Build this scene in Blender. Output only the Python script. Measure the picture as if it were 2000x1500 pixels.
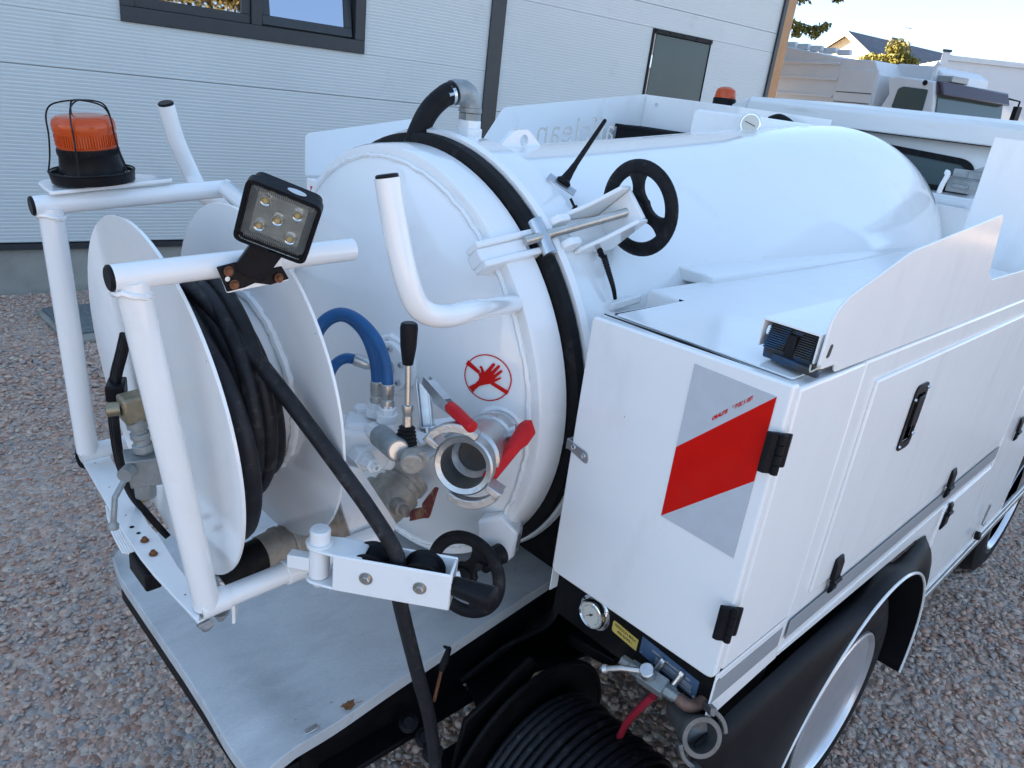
import bpy, math, random
import numpy as np
from math import sin, cos, pi, radians, sqrt, atan2
from mathutils import Vector as V, Matrix
from mathutils.geometry import tessellate_polygon

random.seed(7)
rng = np.random.default_rng(11)
scene = bpy.context.scene
for o in list(bpy.data.objects):
    bpy.data.objects.remove(o)
COL = scene.collection

# ------------------------------------------------------------------ camera
cam = bpy.data.cameras.new('camera')
cam.sensor_width = 36.0
cam.lens = 26.218
cam.clip_start = 0.05
cam.clip_end = 500
cam_ob = bpy.data.objects.new('camera', cam)
COL.objects.link(cam_ob)
cam_ob.matrix_world = Matrix(((0.7195, 0.1775, -0.6713, 0.0),
                              (-0.6848, 0.3428, -0.6434, 0.0),
                              (0.1160, 0.9225, 0.3681, 1.8),
                              (0, 0, 0, 1)))
scene.camera = cam_ob

# ------------------------------------------------------------------ light
SUN_TO = V((-0.75, 1.0, 0.0)).normalized()
SUN_EL = radians(22)
world = bpy.data.worlds.new('World')
scene.world = world
world.use_nodes = True
nt = world.node_tree
nt.nodes.clear()
sky = nt.nodes.new('ShaderNodeTexSky')
sky.sky_type = 'NISHITA'
sky.sun_disc = False
sky.sun_elevation = SUN_EL
sky.sun_rotation = atan2(SUN_TO.x, SUN_TO.y)
sky.altitude = 50
sky.air_density = 0.65
sky.dust_density = 0.0
sky.ozone_density = 6.5
bg = nt.nodes.new('ShaderNodeBackground')
bg.inputs['Strength'].default_value = 0.15
wo = nt.nodes.new('ShaderNodeOutputWorld')
soft = nt.nodes.new('ShaderNodeGamma')      # even, milky contrast over the whole sky
soft.inputs['Gamma'].default_value = 0.46
nt.links.new(sky.outputs[0], soft.inputs[0])
nt.links.new(soft.outputs[0], bg.inputs[0])
nt.links.new(bg.outputs[0], wo.inputs[0])
sun = bpy.data.lights.new('sun', 'SUN')
sun.energy = 5.0
sun.angle = radians(0.5)
sun.color = (1.0, 0.86, 0.66)
sun_ob = bpy.data.objects.new('sun', sun)
COL.objects.link(sun_ob)
sdir = V((SUN_TO.x * cos(SUN_EL), SUN_TO.y * cos(SUN_EL), sin(SUN_EL)))
sun_ob.rotation_euler = sdir.to_track_quat('Z', 'Y').to_euler()
sun_ob.location = (-10, 8, 12)
vs = scene.view_settings
vs.view_transform = 'Standard'
vs.look = 'None'
vs.exposure = 2.6
vs.gamma = 1.0
vs.use_curve_mapping = False

# ------------------------------------------------------------------ materials
def mat(name, base, rough=0.5, metal=0.0, var=0.0, vscale=6.0, bump=0.0, bscale=60.0, coat=0.0,
        dirt=None, dscale=3.0, damt=0.0, dlo=0.5, dhi=0.75, trans=0.0, ior=1.45, rvar=0.0, detail=4.0, emit=None, stretch=None, spec=0.5, specks=0.0):
    m = bpy.data.materials.new(name)
    m.use_nodes = True
    t = m.node_tree
    b = t.nodes['Principled BSDF']
    L = t.links.new
    def nd(k, **kw):
        n = t.nodes.new(k)
        for a, v in kw.items():
            n.inputs[a].default_value = v
        return n
    tc = t.nodes.new('ShaderNodeTexCoord')
    co = tc.outputs['Object']
    if stretch:
        mp = nd('ShaderNodeMapping', Scale=stretch)
        L(co, mp.inputs[0]); co = mp.outputs[0]
    c = (*base, 1)
    b.inputs['Base Color'].default_value = c
    b.inputs['Roughness'].default_value = rough
    b.inputs['Metallic'].default_value = metal
    b.inputs['Specular IOR Level'].default_value = spec
    b.inputs['Coat Weight'].default_value = coat
    b.inputs['Coat Roughness'].default_value = 0.08
    b.inputs['Transmission Weight'].default_value = trans
    b.inputs['IOR'].default_value = ior
    src = None
    if var > 0:
        n = nd('ShaderNodeTexNoise', Scale=vscale, Detail=detail)
        L(co, n.inputs['Vector'])
        r = t.nodes.new('ShaderNodeMapRange')
        r.inputs[1].default_value = 0.3; r.inputs[2].default_value = 0.7
        r.inputs[3].default_value = 1 - var; r.inputs[4].default_value = 1 + var
        L(n.outputs['Fac'], r.inputs[0])
        mx = t.nodes.new('ShaderNodeVectorMath'); mx.operation = 'SCALE'
        mx.inputs[0].default_value = base
        L(r.outputs[0], mx.inputs['Scale'])
        src = mx.outputs[0]
    if dirt is not None:
        n = nd('ShaderNodeTexNoise', Scale=dscale, Detail=8.0, Roughness=0.65)
        L(co, n.inputs['Vector'])
        r = t.nodes.new('ShaderNodeMapRange')
        r.inputs[1].default_value = dlo; r.inputs[2].default_value = dhi
        r.inputs[3].default_value = 0; r.inputs[4].default_value = damt
        L(n.outputs['Fac'], r.inputs[0])
        mx = t.nodes.new('ShaderNodeMix'); mx.data_type = 'RGBA'
        mx.inputs[6].default_value = c
        mx.inputs[7].default_value = (*dirt, 1)
        L(r.outputs[0], mx.inputs[0])
        if src: L(src, mx.inputs[6])
        src = mx.outputs[2]
    if specks > 0:
        vo = nd('ShaderNodeTexVoronoi', Scale=11.0)
        L(co, vo.inputs['Vector'])
        n = nd('ShaderNodeTexNoise', Scale=230.0, Detail=2.0)
        L(co, n.inputs['Vector'])
        ad = t.nodes.new('ShaderNodeMath'); ad.operation = 'MULTIPLY_ADD'; ad.inputs[1].default_value = 0.05; L(n.outputs['Fac'], ad.inputs[0]); L(vo.outputs['Distance'], ad.inputs[2])
        sp_ = t.nodes.new('ShaderNodeSeparateColor'); L(vo.outputs['Color'], sp_.inputs[0])
        rad = t.nodes.new('ShaderNodeMapRange'); rad.inputs[1].default_value = 0.55; rad.inputs[2].default_value = 1.0; rad.inputs[3].default_value = 0.0; rad.inputs[4].default_value = 0.055 + 0.02
        L(sp_.outputs[0], rad.inputs[0])
        lt_n = t.nodes.new('ShaderNodeMath'); lt_n.operation = 'LESS_THAN'; L(ad.outputs[0], lt_n.inputs[0]); L(rad.outputs[0], lt_n.inputs[1])
        am = t.nodes.new('ShaderNodeMath'); am.operation = 'MULTIPLY'; am.inputs[1].default_value = specks; L(lt_n.outputs[0], am.inputs[0])
        mx = t.nodes.new('ShaderNodeMix'); mx.data_type = 'RGBA'; mx.inputs[6].default_value = c; mx.inputs[7].default_value = (0.12, 0.10, 0.085, 1)
        L(am.outputs[0], mx.inputs[0])
        if src: L(src, mx.inputs[6])
        src = mx.outputs[2]
    if src: L(src, b.inputs['Base Color'])
    if rvar > 0:
        n = nd('ShaderNodeTexNoise', Scale=vscale * 2.3, Detail=5.0)
        L(co, n.inputs['Vector'])
        r = t.nodes.new('ShaderNodeMapRange')
        r.inputs[1].default_value = 0.3; r.inputs[2].default_value = 0.7
        r.inputs[3].default_value = max(0.02, rough - rvar); r.inputs[4].default_value = min(1, rough + rvar)
        L(n.outputs['Fac'], r.inputs[0])
        L(r.outputs[0], b.inputs['Roughness'])
    if bump > 0:
        n = nd('ShaderNodeTexNoise', Scale=bscale, Detail=4.0)
        L(co, n.inputs['Vector'])
        bp = nd('ShaderNodeBump', Strength=1.0, Distance=bump)
        L(n.outputs['Fac'], bp.inputs['Height'])
        L(bp.outputs[0], b.inputs['Normal'])
    if emit:
        b.inputs['Emission Color'].default_value = (*emit[0], 1)
        b.inputs['Emission Strength'].default_value = emit[1]
    return m

WHITE = mat('white_paint', (0.83, 0.83, 0.82), 0.20, var=0.02, vscale=3, bump=0.0008, bscale=45, coat=0.4, dirt=(0.50, 0.47, 0.42), dscale=14, damt=0.55, dlo=0.58, dhi=0.80, rvar=0.06, specks=0.6)
GLOSS = mat('white_gloss_paint', (0.84, 0.84, 0.83), 0.13, var=0.015, vscale=2, bump=0.0010, bscale=12, coat=0.6, dirt=(0.60, 0.57, 0.52), dscale=7, damt=0.40, dlo=0.60, dhi=0.82, specks=0.55)
SATIN = mat('white_satin_panel', (0.84, 0.84, 0.83), 0.19, var=0.02, vscale=1.5, bump=0.0016, bscale=5, coat=0.3, dirt=(0.56, 0.53, 0.48), dscale=5, damt=0.34, dlo=0.56, dhi=0.84, specks=0.55, stretch=(1.6, 1.6, .7))
PLATF = mat('scuffed_grey_white_deck', (0.55, 0.56, 0.56), 0.38, var=0.08, vscale=3, bump=0.0012, bscale=90, dirt=(0.25, 0.26, 0.28), dscale=2.6, damt=0.62, dlo=0.45, dhi=0.75, rvar=0.14, specks=0.8, stretch=(1.2, 3.2, 1))
OLDWH = mat('old_white_cab_paint', (0.70, 0.71, 0.70), 0.3, var=0.04, vscale=5, coat=0.2, dirt=(0.35, 0.34, 0.31), dscale=8, damt=0.4, dlo=0.6, dhi=0.8, stretch=(1, .4, 3))
BLACKP = mat('black_painted_steel', (0.006, 0.006, 0.007), 0.45, var=0.3, vscale=12, bump=0.0008, bscale=80, dirt=(0.03, 0.026, 0.022), dscale=10, damt=0.6, dlo=0.55, dhi=0.8, spec=0.16)
PLASTIC = mat('black_plastic', (0.009, 0.009, 0.011), 0.38, var=0.2, vscale=25, bump=0.0004, bscale=300, spec=0.16)
FENDER = mat('black_fender_plastic', (0.006, 0.006, 0.008), 0.5, bump=0.0003, bscale=260, dirt=(0.018, 0.017, 0.016), dscale=12, damt=0.4, dlo=0.55, dhi=0.8, spec=0.16)
RUBBER = mat('black_rubber', (0.010, 0.010, 0.011), 0.55, var=0.25, vscale=30, bump=0.0006, bscale=180, dirt=(0.09, 0.085, 0.08), dscale=25, damt=0.35, dlo=0.55, dhi=0.8, spec=0.16)
HOSEM = mat('black_hose_rubber', (0.015, 0.015, 0.018), 0.48, var=0.25, vscale=40, bump=0.0005, bscale=220, dirt=(0.12, 0.115, 0.11), dscale=45, damt=0.55, dlo=0.56, dhi=0.76, spec=0.3)
IRON = mat('black_cast_iron', (0.013, 0.013, 0.015), 0.5, var=0.3, vscale=30, bump=0.002, bscale=110, dirt=(0.10, 0.095, 0.085), dscale=35, damt=0.6, dlo=0.55, dhi=0.8, spec=0.16)
STEEL = mat('machined_steel', (0.50, 0.49, 0.46), 0.32, metal=1.0, var=0.15, vscale=25, bump=0.0004, bscale=200, dirt=(0.2, 0.16, 0.12), dscale=30, damt=0.5, dlo=0.58, dhi=0.8)
ALU = mat('cast_aluminium', (0.56, 0.56, 0.55), 0.36, metal=1.0, var=0.12, vscale=18, bump=0.0007, bscale=140, dirt=(0.25, 0.24, 0.22), dscale=25, damt=0.45, dlo=0.55, dhi=0.8)
DULLAL = mat('dull_aluminium', (0.17, 0.17, 0.17), 0.5, metal=0.8, var=0.2, vscale=25, bump=0.001, bscale=130, dirt=(0.12, 0.11, 0.1), dscale=25, damt=0.6, dlo=0.5, dhi=0.78)
GALV = mat('dull_galvanised_iron', (0.30, 0.32, 0.32), 0.5, metal=0.6, var=0.18, vscale=30, bump=0.001, bscale=120, dirt=(0.18, 0.14, 0.1), dscale=20, damt=0.5, dlo=0.58, dhi=0.8)
BRASS = mat('tarnished_brass', (0.30, 0.26, 0.18), 0.42, metal=0.8, var=0.25, vscale=35, bump=0.0008, bscale=130, dirt=(0.12, 0.10, 0.08), dscale=30, damt=0.6, dlo=0.5, dhi=0.75)
BRONZE = mat('dirty_bronze_casting', (0.40, 0.365, 0.315), 0.5, metal=0.35, var=0.2, vscale=30, bump=0.0012, bscale=110, dirt=(0.09, 0.08, 0.07), dscale=25, damt=0.6, dlo=0.5, dhi=0.75)
CHROME = mat('chromed_steel', (0.72, 0.72, 0.72), 0.12, metal=1.0)
ZINC = mat('zinc_plated_steel', (0.58, 0.60, 0.62), 0.3, metal=1.0, var=0.1, vscale=40)
REDP = mat('red_plastic', (0.54, 0.012, 0.016), 0.42, spec=0.25, var=0.12, vscale=30, bump=0.0005, bscale=120)
REDS = mat('red_sticker_film', (0.60, 0.010, 0.008), 0.4, spec=0.2)
RUSTR = mat('rusty_red_lever', (0.16, 0.025, 0.02), 0.6, var=0.3, vscale=60, bump=0.001, bscale=150, dirt=(0.32, 0.17, 0.09), dscale=45, damt=0.9, dlo=0.48, dhi=0.62)
RUST = mat('rust', (0.17, 0.065, 0.03), 0.85, var=0.4, vscale=80, bump=0.001, bscale=200)
RETRED = mat('red_reflective_film', (0.60, 0.006, 0.003), 0.30, var=0.04, vscale=30, spec=0.2, dirt=(0.40, 0.03, 0.02), dscale=9, damt=0.3)
RETWH = mat('silver_white_reflective_film', (0.50, 0.53, 0.56), 0.35, var=0.03, vscale=40)
BLUEH = mat('blue_hydraulic_hose', (0.009, 0.088, 0.25), 0.42, var=0.15, vscale=30, bump=0.0004, bscale=200)
CHOCKB = mat('dirty_blue_plastic', (0.015, 0.075, 0.17), 0.5, var=0.3, vscale=25, dirt=(0.03, 0.03, 0.03), dscale=18, damt=1.0, dlo=0.36, dhi=0.54, bump=0.001, bscale=120)
AMBER = mat('amber_lens', (0.75, 0.10, 0.012), 0.18, var=0.1, vscale=20, trans=0.35)
LENSIN = mat('amber_reflector', (0.5, 0.14, 0.10), 0.4)
YELLOW = mat('yellow_label_film', (0.62, 0.45, 0.10), 0.45)
INK = mat('dark_print_ink', (0.03, 0.025, 0.02), 0.5)
BLUEPL = mat('blue_enamel_plate', (0.085, 0.15, 0.25), 0.4, metal=0.4, var=0.15, vscale=40)
SILVPL = mat('bare_aluminium_plate', (0.45, 0.47, 0.5), 0.4, metal=0.7, var=0.1, vscale=40)
DIAL = mat('gauge_dial_paper', (0.62, 0.60, 0.53), 0.4)
GLASS = mat('clear_glass', (0.95, 0.97, 0.97), 0.03, trans=1.0, ior=1.3)
LEDREF = mat('led_reflector', (0.62, 0.60, 0.54), 0.28, metal=0.75, var=0.15, vscale=60)
LEDCH = mat('led_chip', (0.75, 0.56, 0.26), 0.4)
WINGL = mat('window_glass', (0.36, 0.39, 0.46), 0.015, metal=1.0)
CABGL = mat('tinted_cab_glass', (0.05, 0.08, 0.08), 0.05, ior=1.6)
DARKMET = mat('anthracite_frame', (0.030, 0.034, 0.038), 0.42, var=0.08, vscale=10)
GREENDR = mat('green_grey_door_sheet', (0.050, 0.075, 0.070), 0.35, var=0.1, vscale=2)
CONC = mat('concrete', (0.30, 0.29, 0.26), 0.85, var=0.15, vscale=4, bump=0.003, bscale=60, dirt=(0.12, 0.11, 0.09), dscale=6, damt=0.6, dlo=0.55, dhi=0.8)
GRATE = mat('galvanised_grate', (0.20, 0.23, 0.25), 0.45, metal=0.6, var=0.3, vscale=60, bump=0.004, bscale=90)
RIM = mat('wheel_rim_paint', (0.62, 0.62, 0.64), 0.28, metal=0.7, var=0.06, vscale=20)
LEAF = mat('dry_leaf', (0.22, 0.095, 0.035), 0.75, var=0.35, vscale=120, bump=0.001, bscale=200)
CLAD = mat('light_grey_cladding', (0.58, 0.61, 0.60), 0.45, var=0.03, vscale=1.2, dirt=(0.36, 0.36, 0.35), dscale=3, damt=0.35, dlo=0.6, dhi=0.85)
WARMTRIM = mat('warm_lit_trim', (0.30, 0.16, 0.08), 0.4, metal=0.7, var=0.1, vscale=6)  # orange in this metal stands in for warm light off sunlit ground
STUCCO = mat('cream_stucco', (0.62, 0.54, 0.38), 0.9, var=0.05, vscale=3)
SLATE = mat('slate_roof', (0.075, 0.08, 0.10), 0.6, var=0.25, vscale=3)
GREYTRK = mat('white_truck_body', (0.66, 0.66, 0.66), 0.35, var=0.04, vscale=2, dirt=(0.4, 0.39, 0.37), dscale=2, damt=0.4, dlo=0.55, dhi=0.8)
VISOR = mat('smoked_visor', (0.05, 0.035, 0.05), 0.15)
BARK = mat('bark', (0.09, 0.07, 0.05), 0.9, var=0.3, vscale=20, bump=0.004, bscale=50)

def leafmat(name, c1, c2):
    m = bpy.data.materials.new(name); m.use_nodes = True
    t = m.node_tree; b = t.nodes['Principled BSDF']
    g = t.nodes.new('ShaderNodeNewGeometry')
    mx = t.nodes.new('ShaderNodeMix'); mx.data_type = 'RGBA'
    mx.inputs[6].default_value = (*c1, 1); mx.inputs[7].default_value = (*c2, 1)
    t.links.new(g.outputs['Random Per Island'], mx.inputs[0])
    t.links.new(mx.outputs[2], b.inputs['Base Color'])
    b.inputs['Roughness'].default_value = 0.6
    b.inputs['Transmission Weight'].default_value = 0.0
    return m
FOLI = leafmat('yellow_green_leaves', (0.10, 0.11, 0.015), (0.22, 0.17, 0.025))
FOLD = leafmat('green_leaves', (0.05, 0.075, 0.015), (0.15, 0.14, 0.03))
FOLG = leafmat('autumn_leaves', (0.16, 0.10, 0.02), (0.10, 0.085, 0.02))

def gravelmat(name, island):
    m = bpy.data.materials.new(name); m.use_nodes = True
    t = m.node_tree; b = t.nodes['Principled BSDF']; L = t.links.new
    tc = t.nodes.new('ShaderNodeTexCoord')
    ramp = t.nodes.new('ShaderNodeValToRGB')
    e = ramp.color_ramp.elements
    e[0].position = 0; e[0].color = (0.38, 0.22, 0.16, 1)
    e[1].position = 1; e[1].color = (0.63, 0.50, 0.39, 1)
    for p, c in ((0.2, (0.54, 0.345, 0.255)), (0.4, (0.43, 0.36, 0.31)), (0.55, (0.60, 0.41, 0.31)), (0.7, (0.31, 0.295, 0.285)), (0.85, (0.54, 0.42, 0.34))):
        q = e.new(p); q.color = (*c, 1)
    n = t.nodes.new('ShaderNodeTexNoise'); n.inputs['Scale'].default_value = 140; n.inputs['Detail'].default_value = 5
    L(tc.outputs['Object'], n.inputs['Vector'])
    if island:
        g = t.nodes.new('ShaderNodeNewGeometry')
        L(g.outputs['Random Per Island'], ramp.inputs[0])
    else:
        vo = t.nodes.new('ShaderNodeTexVoronoi'); vo.inputs['Scale'].default_value = 42
        L(tc.outputs['Object'], vo.inputs['Vector'])
        sp = t.nodes.new('ShaderNodeSeparateColor'); L(vo.outputs['Color'], sp.inputs[0])
        L(sp.outputs[0], ramp.inputs[0])
        bp = t.nodes.new('ShaderNodeBump'); bp.inputs['Distance'].default_value = 0.02; bp.invert = True
        bp.inputs['Strength'].default_value = 0.9
        L(vo.outputs['Distance'], bp.inputs['Height']); L(bp.outputs[0], b.inputs['Normal'])
    mx = t.nodes.new('ShaderNodeMix'); mx.data_type = 'RGBA'; mx.blend_type = 'MULTIPLY'
    mx.inputs[0].default_value = 0.6
    cr = t.nodes.new('ShaderNodeMapRange'); cr.inputs[1].default_value = 0.3; cr.inputs[2].default_value = 0.7
    cr.inputs[3].default_value = 0.75; cr.inputs[4].default_value = 1.3
    L(n.outputs['Fac'], cr.inputs[0])
    L(ramp.outputs[0], mx.inputs[6]); L(cr.outputs[0], mx.inputs[7])
    L(mx.outputs[2], b.inputs['Base Color'])
    b.inputs['Roughness'].default_value = 0.85
    return m
STONE = gravelmat('crushed_stone', True)
GROUNDM = gravelmat('gravel_ground', False)

def hexfilm():
    m = mat('hexagon_reflective_tape', (0.42, 0.44, 0.46), 0.35)
    t = m.node_tree; b = t.nodes['Principled BSDF']
    tc = t.nodes.new('ShaderNodeTexCoord')
    vo = t.nodes.new('ShaderNodeTexVoronoi'); vo.inputs['Scale'].default_value = 190; vo.inputs['Randomness'].default_value = 0.0
    vo.feature = 'F1'
    t.links.new(tc.outputs['Object'], vo.inputs['Vector'])
    r = t.nodes.new('ShaderNodeValToRGB')
    r.color_ramp.elements[0].position = 0.30; r.color_ramp.elements[0].color = (0.22, 0.235, 0.25, 1)
    r.color_ramp.elements[1].position = 0.62; r.color_ramp.elements[1].color = (0.36, 0.38, 0.40, 1)
    t.links.new(vo.outputs['Distance'], r.inputs[0]); t.links.new(r.outputs[0], b.inputs['Base Color'])
    return m
HEXT = hexfilm()

# ------------------------------------------------------------------ mesh helpers
WLOC = {}
def vv(p): return p if isinstance(p, V) else V(p)
def perp(d):
    d = vv(d).normalized()
    a = V((0, 0, 1)) if abs(d.z) < 0.9 else V((1, 0, 0))
    u = a.cross(d).normalized()
    return u, d.cross(u).normalized()

class MB:
    def __init__(s): s.v = []; s.f = []
    def add(s, vs, fs):
        n = len(s.v)
        s.v += [tuple(p) for p in vs]
        s.f += [tuple(i + n for i in f) for f in fs]
        return s
    def tube(s, path, r, seg=14, caps=True, closed=False, ru=None):
        P = [vv(p) for p in path]; n = len(P)
        R = r if isinstance(r, (list, tuple)) else [r] * n
        T = []
        for i in range(n):
            if closed: t = P[(i + 1) % n] - P[i - 1]
            else: t = P[min(i + 1, n - 1)] - P[max(i - 1, 0)]
            T.append(t.normalized() if t.length > 1e-9 else V((0, 0, 1)))
        u, w = perp(T[0]); rings = []
        for i in range(n):
            u = (u - T[i] * u.dot(T[i])).normalized(); w = T[i].cross(u)
            rings.append([P[i] + (u * cos(2 * pi * k / seg) + w * sin(2 * pi * k / seg)) * R[i] for k in range(seg)])
        vs = [p for q in rings for p in q]; fs = []
        m = n if closed else n - 1
        for i in range(m):
            j = (i + 1) % n
            for k in range(seg):
                l = (k + 1) % seg
                fs.append((i * seg + k, i * seg + l, j * seg + l, j * seg + k))
        if caps and not closed:
            fs.append(tuple(range(seg))[::-1]); fs.append(tuple((n - 1) * seg + k for k in range(seg)))
        return s.add(vs, fs)
    def rev(s, prof, o, ax, seg=32, a0=0.0, a1=2 * pi):
        o = vv(o); d = vv(ax).normalized(); u, w = perp(d)
        full = abs(a1 - a0 - 2 * pi) < 1e-6
        ns = seg if full else seg + 1
        vs = []; fs = []
        for a, r in prof:
            for k in range(ns):
                th = a0 + (a1 - a0) * k / seg
                vs.append(o + d * a + (u * cos(th) + w * sin(th)) * r)
        for i in range(len(prof) - 1):
            for k in range(seg):
                l = (k + 1) % ns
                fs.append((i * ns + k, i * ns + l, (i + 1) * ns + l, (i + 1) * ns + k))
        if full:
            if prof[0][1] > 1e-6: fs.append(tuple(range(ns))[::-1])
            if prof[-1][1] > 1e-6: fs.append(tuple((len(prof) - 1) * ns + k for k in range(ns)))
        return s.add(vs, fs)
    def cyl(s, a, b, r, r2=None, seg=20):
        a = vv(a); b = vv(b)
        return s.rev([(0, r), ((b - a).length, r if r2 is None else r2)], a, b - a, seg)
    def box(s, c, hx, hy, hz):
        c = vv(c); hx = vv(hx); hy = vv(hy); hz = vv(hz)
        if hx.cross(hy).dot(hz) < 0: hz = -hz
        vs = [c + hx * i + hy * j + hz * k for k in (-1, 1) for j in (-1, 1) for i in (-1, 1)]
        return s.add(vs, [(0, 2, 3, 1), (4, 5, 7, 6), (0, 1, 5, 4), (2, 6, 7, 3), (0, 4, 6, 2), (1, 3, 7, 5)])
    def abox(s, x0, x1, y0, y1, z0, z1):
        return s.box(((x0 + x1) / 2, (y0 + y1) / 2, (z0 + z1) / 2), ((x1 - x0) / 2, 0, 0), (0, (y1 - y0) / 2, 0), (0, 0, (z1 - z0) / 2))
    def prism(s, poly, ext, holes=()):
        ext = vv(ext); loops = [[vv(p) for p in poly]] + [[vv(p) for p in h] for h in holes]
        n0 = sum(len(l) for l in loops); flat = [p for l in loops for p in l]
        vs = flat + [p + ext for p in flat]; fs = []
        nrm = V((0, 0, 0)); L0 = loops[0]
        for i in range(len(L0)): nrm += L0[i].cross(L0[(i + 1) % len(L0)])
        flip = nrm.dot(ext) > 0
        if holes:
            for t in tessellate_polygon(loops):
                a, b, c = t
                tn = (flat[b] - flat[a]).cross(flat[c] - flat[a])
                if tn.dot(ext) > 0: t = (a, c, b)
                fs.append(tuple(t)); fs.append(tuple(i + n0 for i in reversed(t)))
        else:
            q = tuple(range(n0))
            fs.append(q[::-1] if flip else q)
            fs.append(tuple(i + n0 for i in (q if flip else q[::-1])))
        k = 0
        for li, l in enumerate(loops):
            m = len(l)
            nl = V((0, 0, 0))
            for i in range(m): nl += l[i].cross(l[(i + 1) % m])
            fl = nl.dot(ext) > 0
            if li: fl = not fl
            for i in range(m):
                j = (i + 1) % m
                q = (k + i, k + j, k + j + n0, k + i + n0)
                fs.append(q if fl else q[::-1])
            k += m
        return s.add(vs, fs)
    def build(s, name, m, parent=None, bevel=0.0, smooth=35, seg=2, props=None):
        return mesh_obj(name, s.v, s.f, m, parent, bevel, smooth, seg, props)

def mesh_obj(name, vs, fs, m, parent=None, bevel=0.0, smooth=35, seg=2, props=None):
    A = np.array([tuple(p) for p in vs], dtype=float)
    c = (A.min(0) + A.max(0)) / 2
    me = bpy.data.meshes.new(name)
    me.from_pydata((A - c).tolist(), [], [list(f) for f in fs])
    me.validate()
    if smooth:
        me.polygons.foreach_set('use_smooth', [True] * len(me.polygons))
        me.set_sharp_from_angle(angle=radians(smooth))
    me.materials.append(m)
    o = bpy.data.objects.new(name, me)
    COL.objects.link(o)
    place(o, V(c), parent)
    if bevel:
        b = o.modifiers.new('bevel', 'BEVEL'); b.width = bevel; b.segments = seg; b.limit_method = 'ANGLE'
        b.angle_limit = radians(40); b.harden_normals = False
    if props:
        for k, q in props.items(): o[k] = q
    return o
def place(o, w, parent):
    o.location = w
    if parent is not None:
        o.parent = parent
        o.location = w - WLOC[parent.name]
    WLOC[o.name] = w
def thing(name, loc, label, cat, group=None):
    o = bpy.data.objects.new(name, None)
    COL.objects.link(o)
    o.empty_display_size = 0.2
    place(o, V(loc), None)
    o['label'] = label; o['category'] = cat
    if group: o['group'] = group
    return o
def tag(o, label, cat, group=None):
    o['label'] = label; o['category'] = cat
    if group: o['group'] = group
    return o
def cat_rom(pts, n=8, closed=False):
    P = [vv(p) for p in pts]; out = []
    N = len(P); m = N if closed else N - 1
    for i in range(m):
        if closed: a, b, c, d = P[i - 1], P[i], P[(i + 1) % N], P[(i + 2) % N]
        else: a, b, c, d = P[max(i - 1, 0)], P[i], P[i + 1], P[min(i + 2, N - 1)]
        for k in range(n):
            t = k / n
            out.append(0.5 * ((2 * b) + (c - a) * t + (2 * a - 5 * b + 4 * c - d) * t * t + (3 * b - a - 3 * c + d) * t ** 3))
    if not closed: out.append(P[-1])
    return out
def fillet(pts, r, n=6):
    """polyline with rounded corners"""
    P = [vv(p) for p in pts]; out = [P[0]]
    for i in range(1, len(P) - 1):
        rr = r[i - 1] if isinstance(r, (list, tuple)) else r
        a = (P[i - 1] - P[i]); b = (P[i + 1] - P[i])
        k = min(rr, a.length * .49, b.length * .49)
        p0 = P[i] + a.normalized() * k; p1 = P[i] + b.normalized() * k
        for j in range(n + 1):
            t = j / n
            out.append(p0 * (1 - t) ** 2 + P[i] * 2 * t * (1 - t) + p1 * t * t)
    out.append(P[-1])
    return out
def roundpoly(pts, r, n=5):
    """closed polygon with rounded corners; r scalar or list"""
    P = [vv(p) for p in pts]; N = len(P); out = []
    for i in range(N):
        rr = r[i] if isinstance(r, (list, tuple)) else r
        a = P[i - 1] - P[i]; b = P[(i + 1) % N] - P[i]
        k = min(rr, a.length * .49, b.length * .49)
        if k < 1e-6: out.append(P[i]); continue
        p0 = P[i] + a.normalized() * k; p1 = P[i] + b.normalized() * k
        for j in range(n + 1):
            t = j / n
            out.append(p0 * (1 - t) ** 2 + P[i] * 2 * t * (1 - t) + p1 * t * t)
    return out
def circle(o, n, r, k=20, e=1.0):
    u, w = perp(n); o = vv(o)
    return [o + u * r * cos(2 * pi * i / k) + w * r * e * sin(2 * pi * i / k) for i in range(k)]
def hexbolt(mb, o, d, r=0.006, h=0.005, washer=True):
    o = vv(o); d = vv(d).normalized()
    if washer: mb.rev([(0, r * 1.6), (0.0015, r * 1.6)], o, d, 16); o = o + d * 0.0015
    mb.rev([(0, r), (h * .8, r), (h, r * .85)], o, d, 6)
def textmesh(txt, size, bold=0.0):
    cu = bpy.data.curves.new('txt', 'FONT'); cu.body = txt; cu.size = size; cu.offset = bold
    ob = bpy.data.objects.new('txt', cu); COL.objects.link(ob)
    dg = bpy.context.evaluated_depsgraph_get()
    me = bpy.data.meshes.new_from_object(ob.evaluated_get(dg))
    vs = [p.co.copy() for p in me.vertices]; fs = [tuple(p.vertices) for p in me.polygons]
    bpy.data.objects.remove(ob); bpy.data.curves.remove(cu); bpy.data.meshes.remove(me)
    return vs, fs
def put_text(name, txt, size, o, ux, uy, m, parent, bold=0.0, sx=1.0):
    vs, fs = textmesh(txt, size, bold)
    o = vv(o); ux = vv(ux); uy = vv(uy)
    return mesh_obj(name, [o + ux * p.x * sx + uy * p.y for p in vs], fs, m, parent, 0, 0)

# ================================================================== setting
S = {'kind': 'structure'}
g = MB(); g.add([(-60, -60, 0), (90, -60, 0), (90, 60, 0), (-60, 60, 0)], [(0, 1, 2, 3)])
ground = g.build('ground', GROUNDM, None, 0, 0, props=S)

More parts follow.
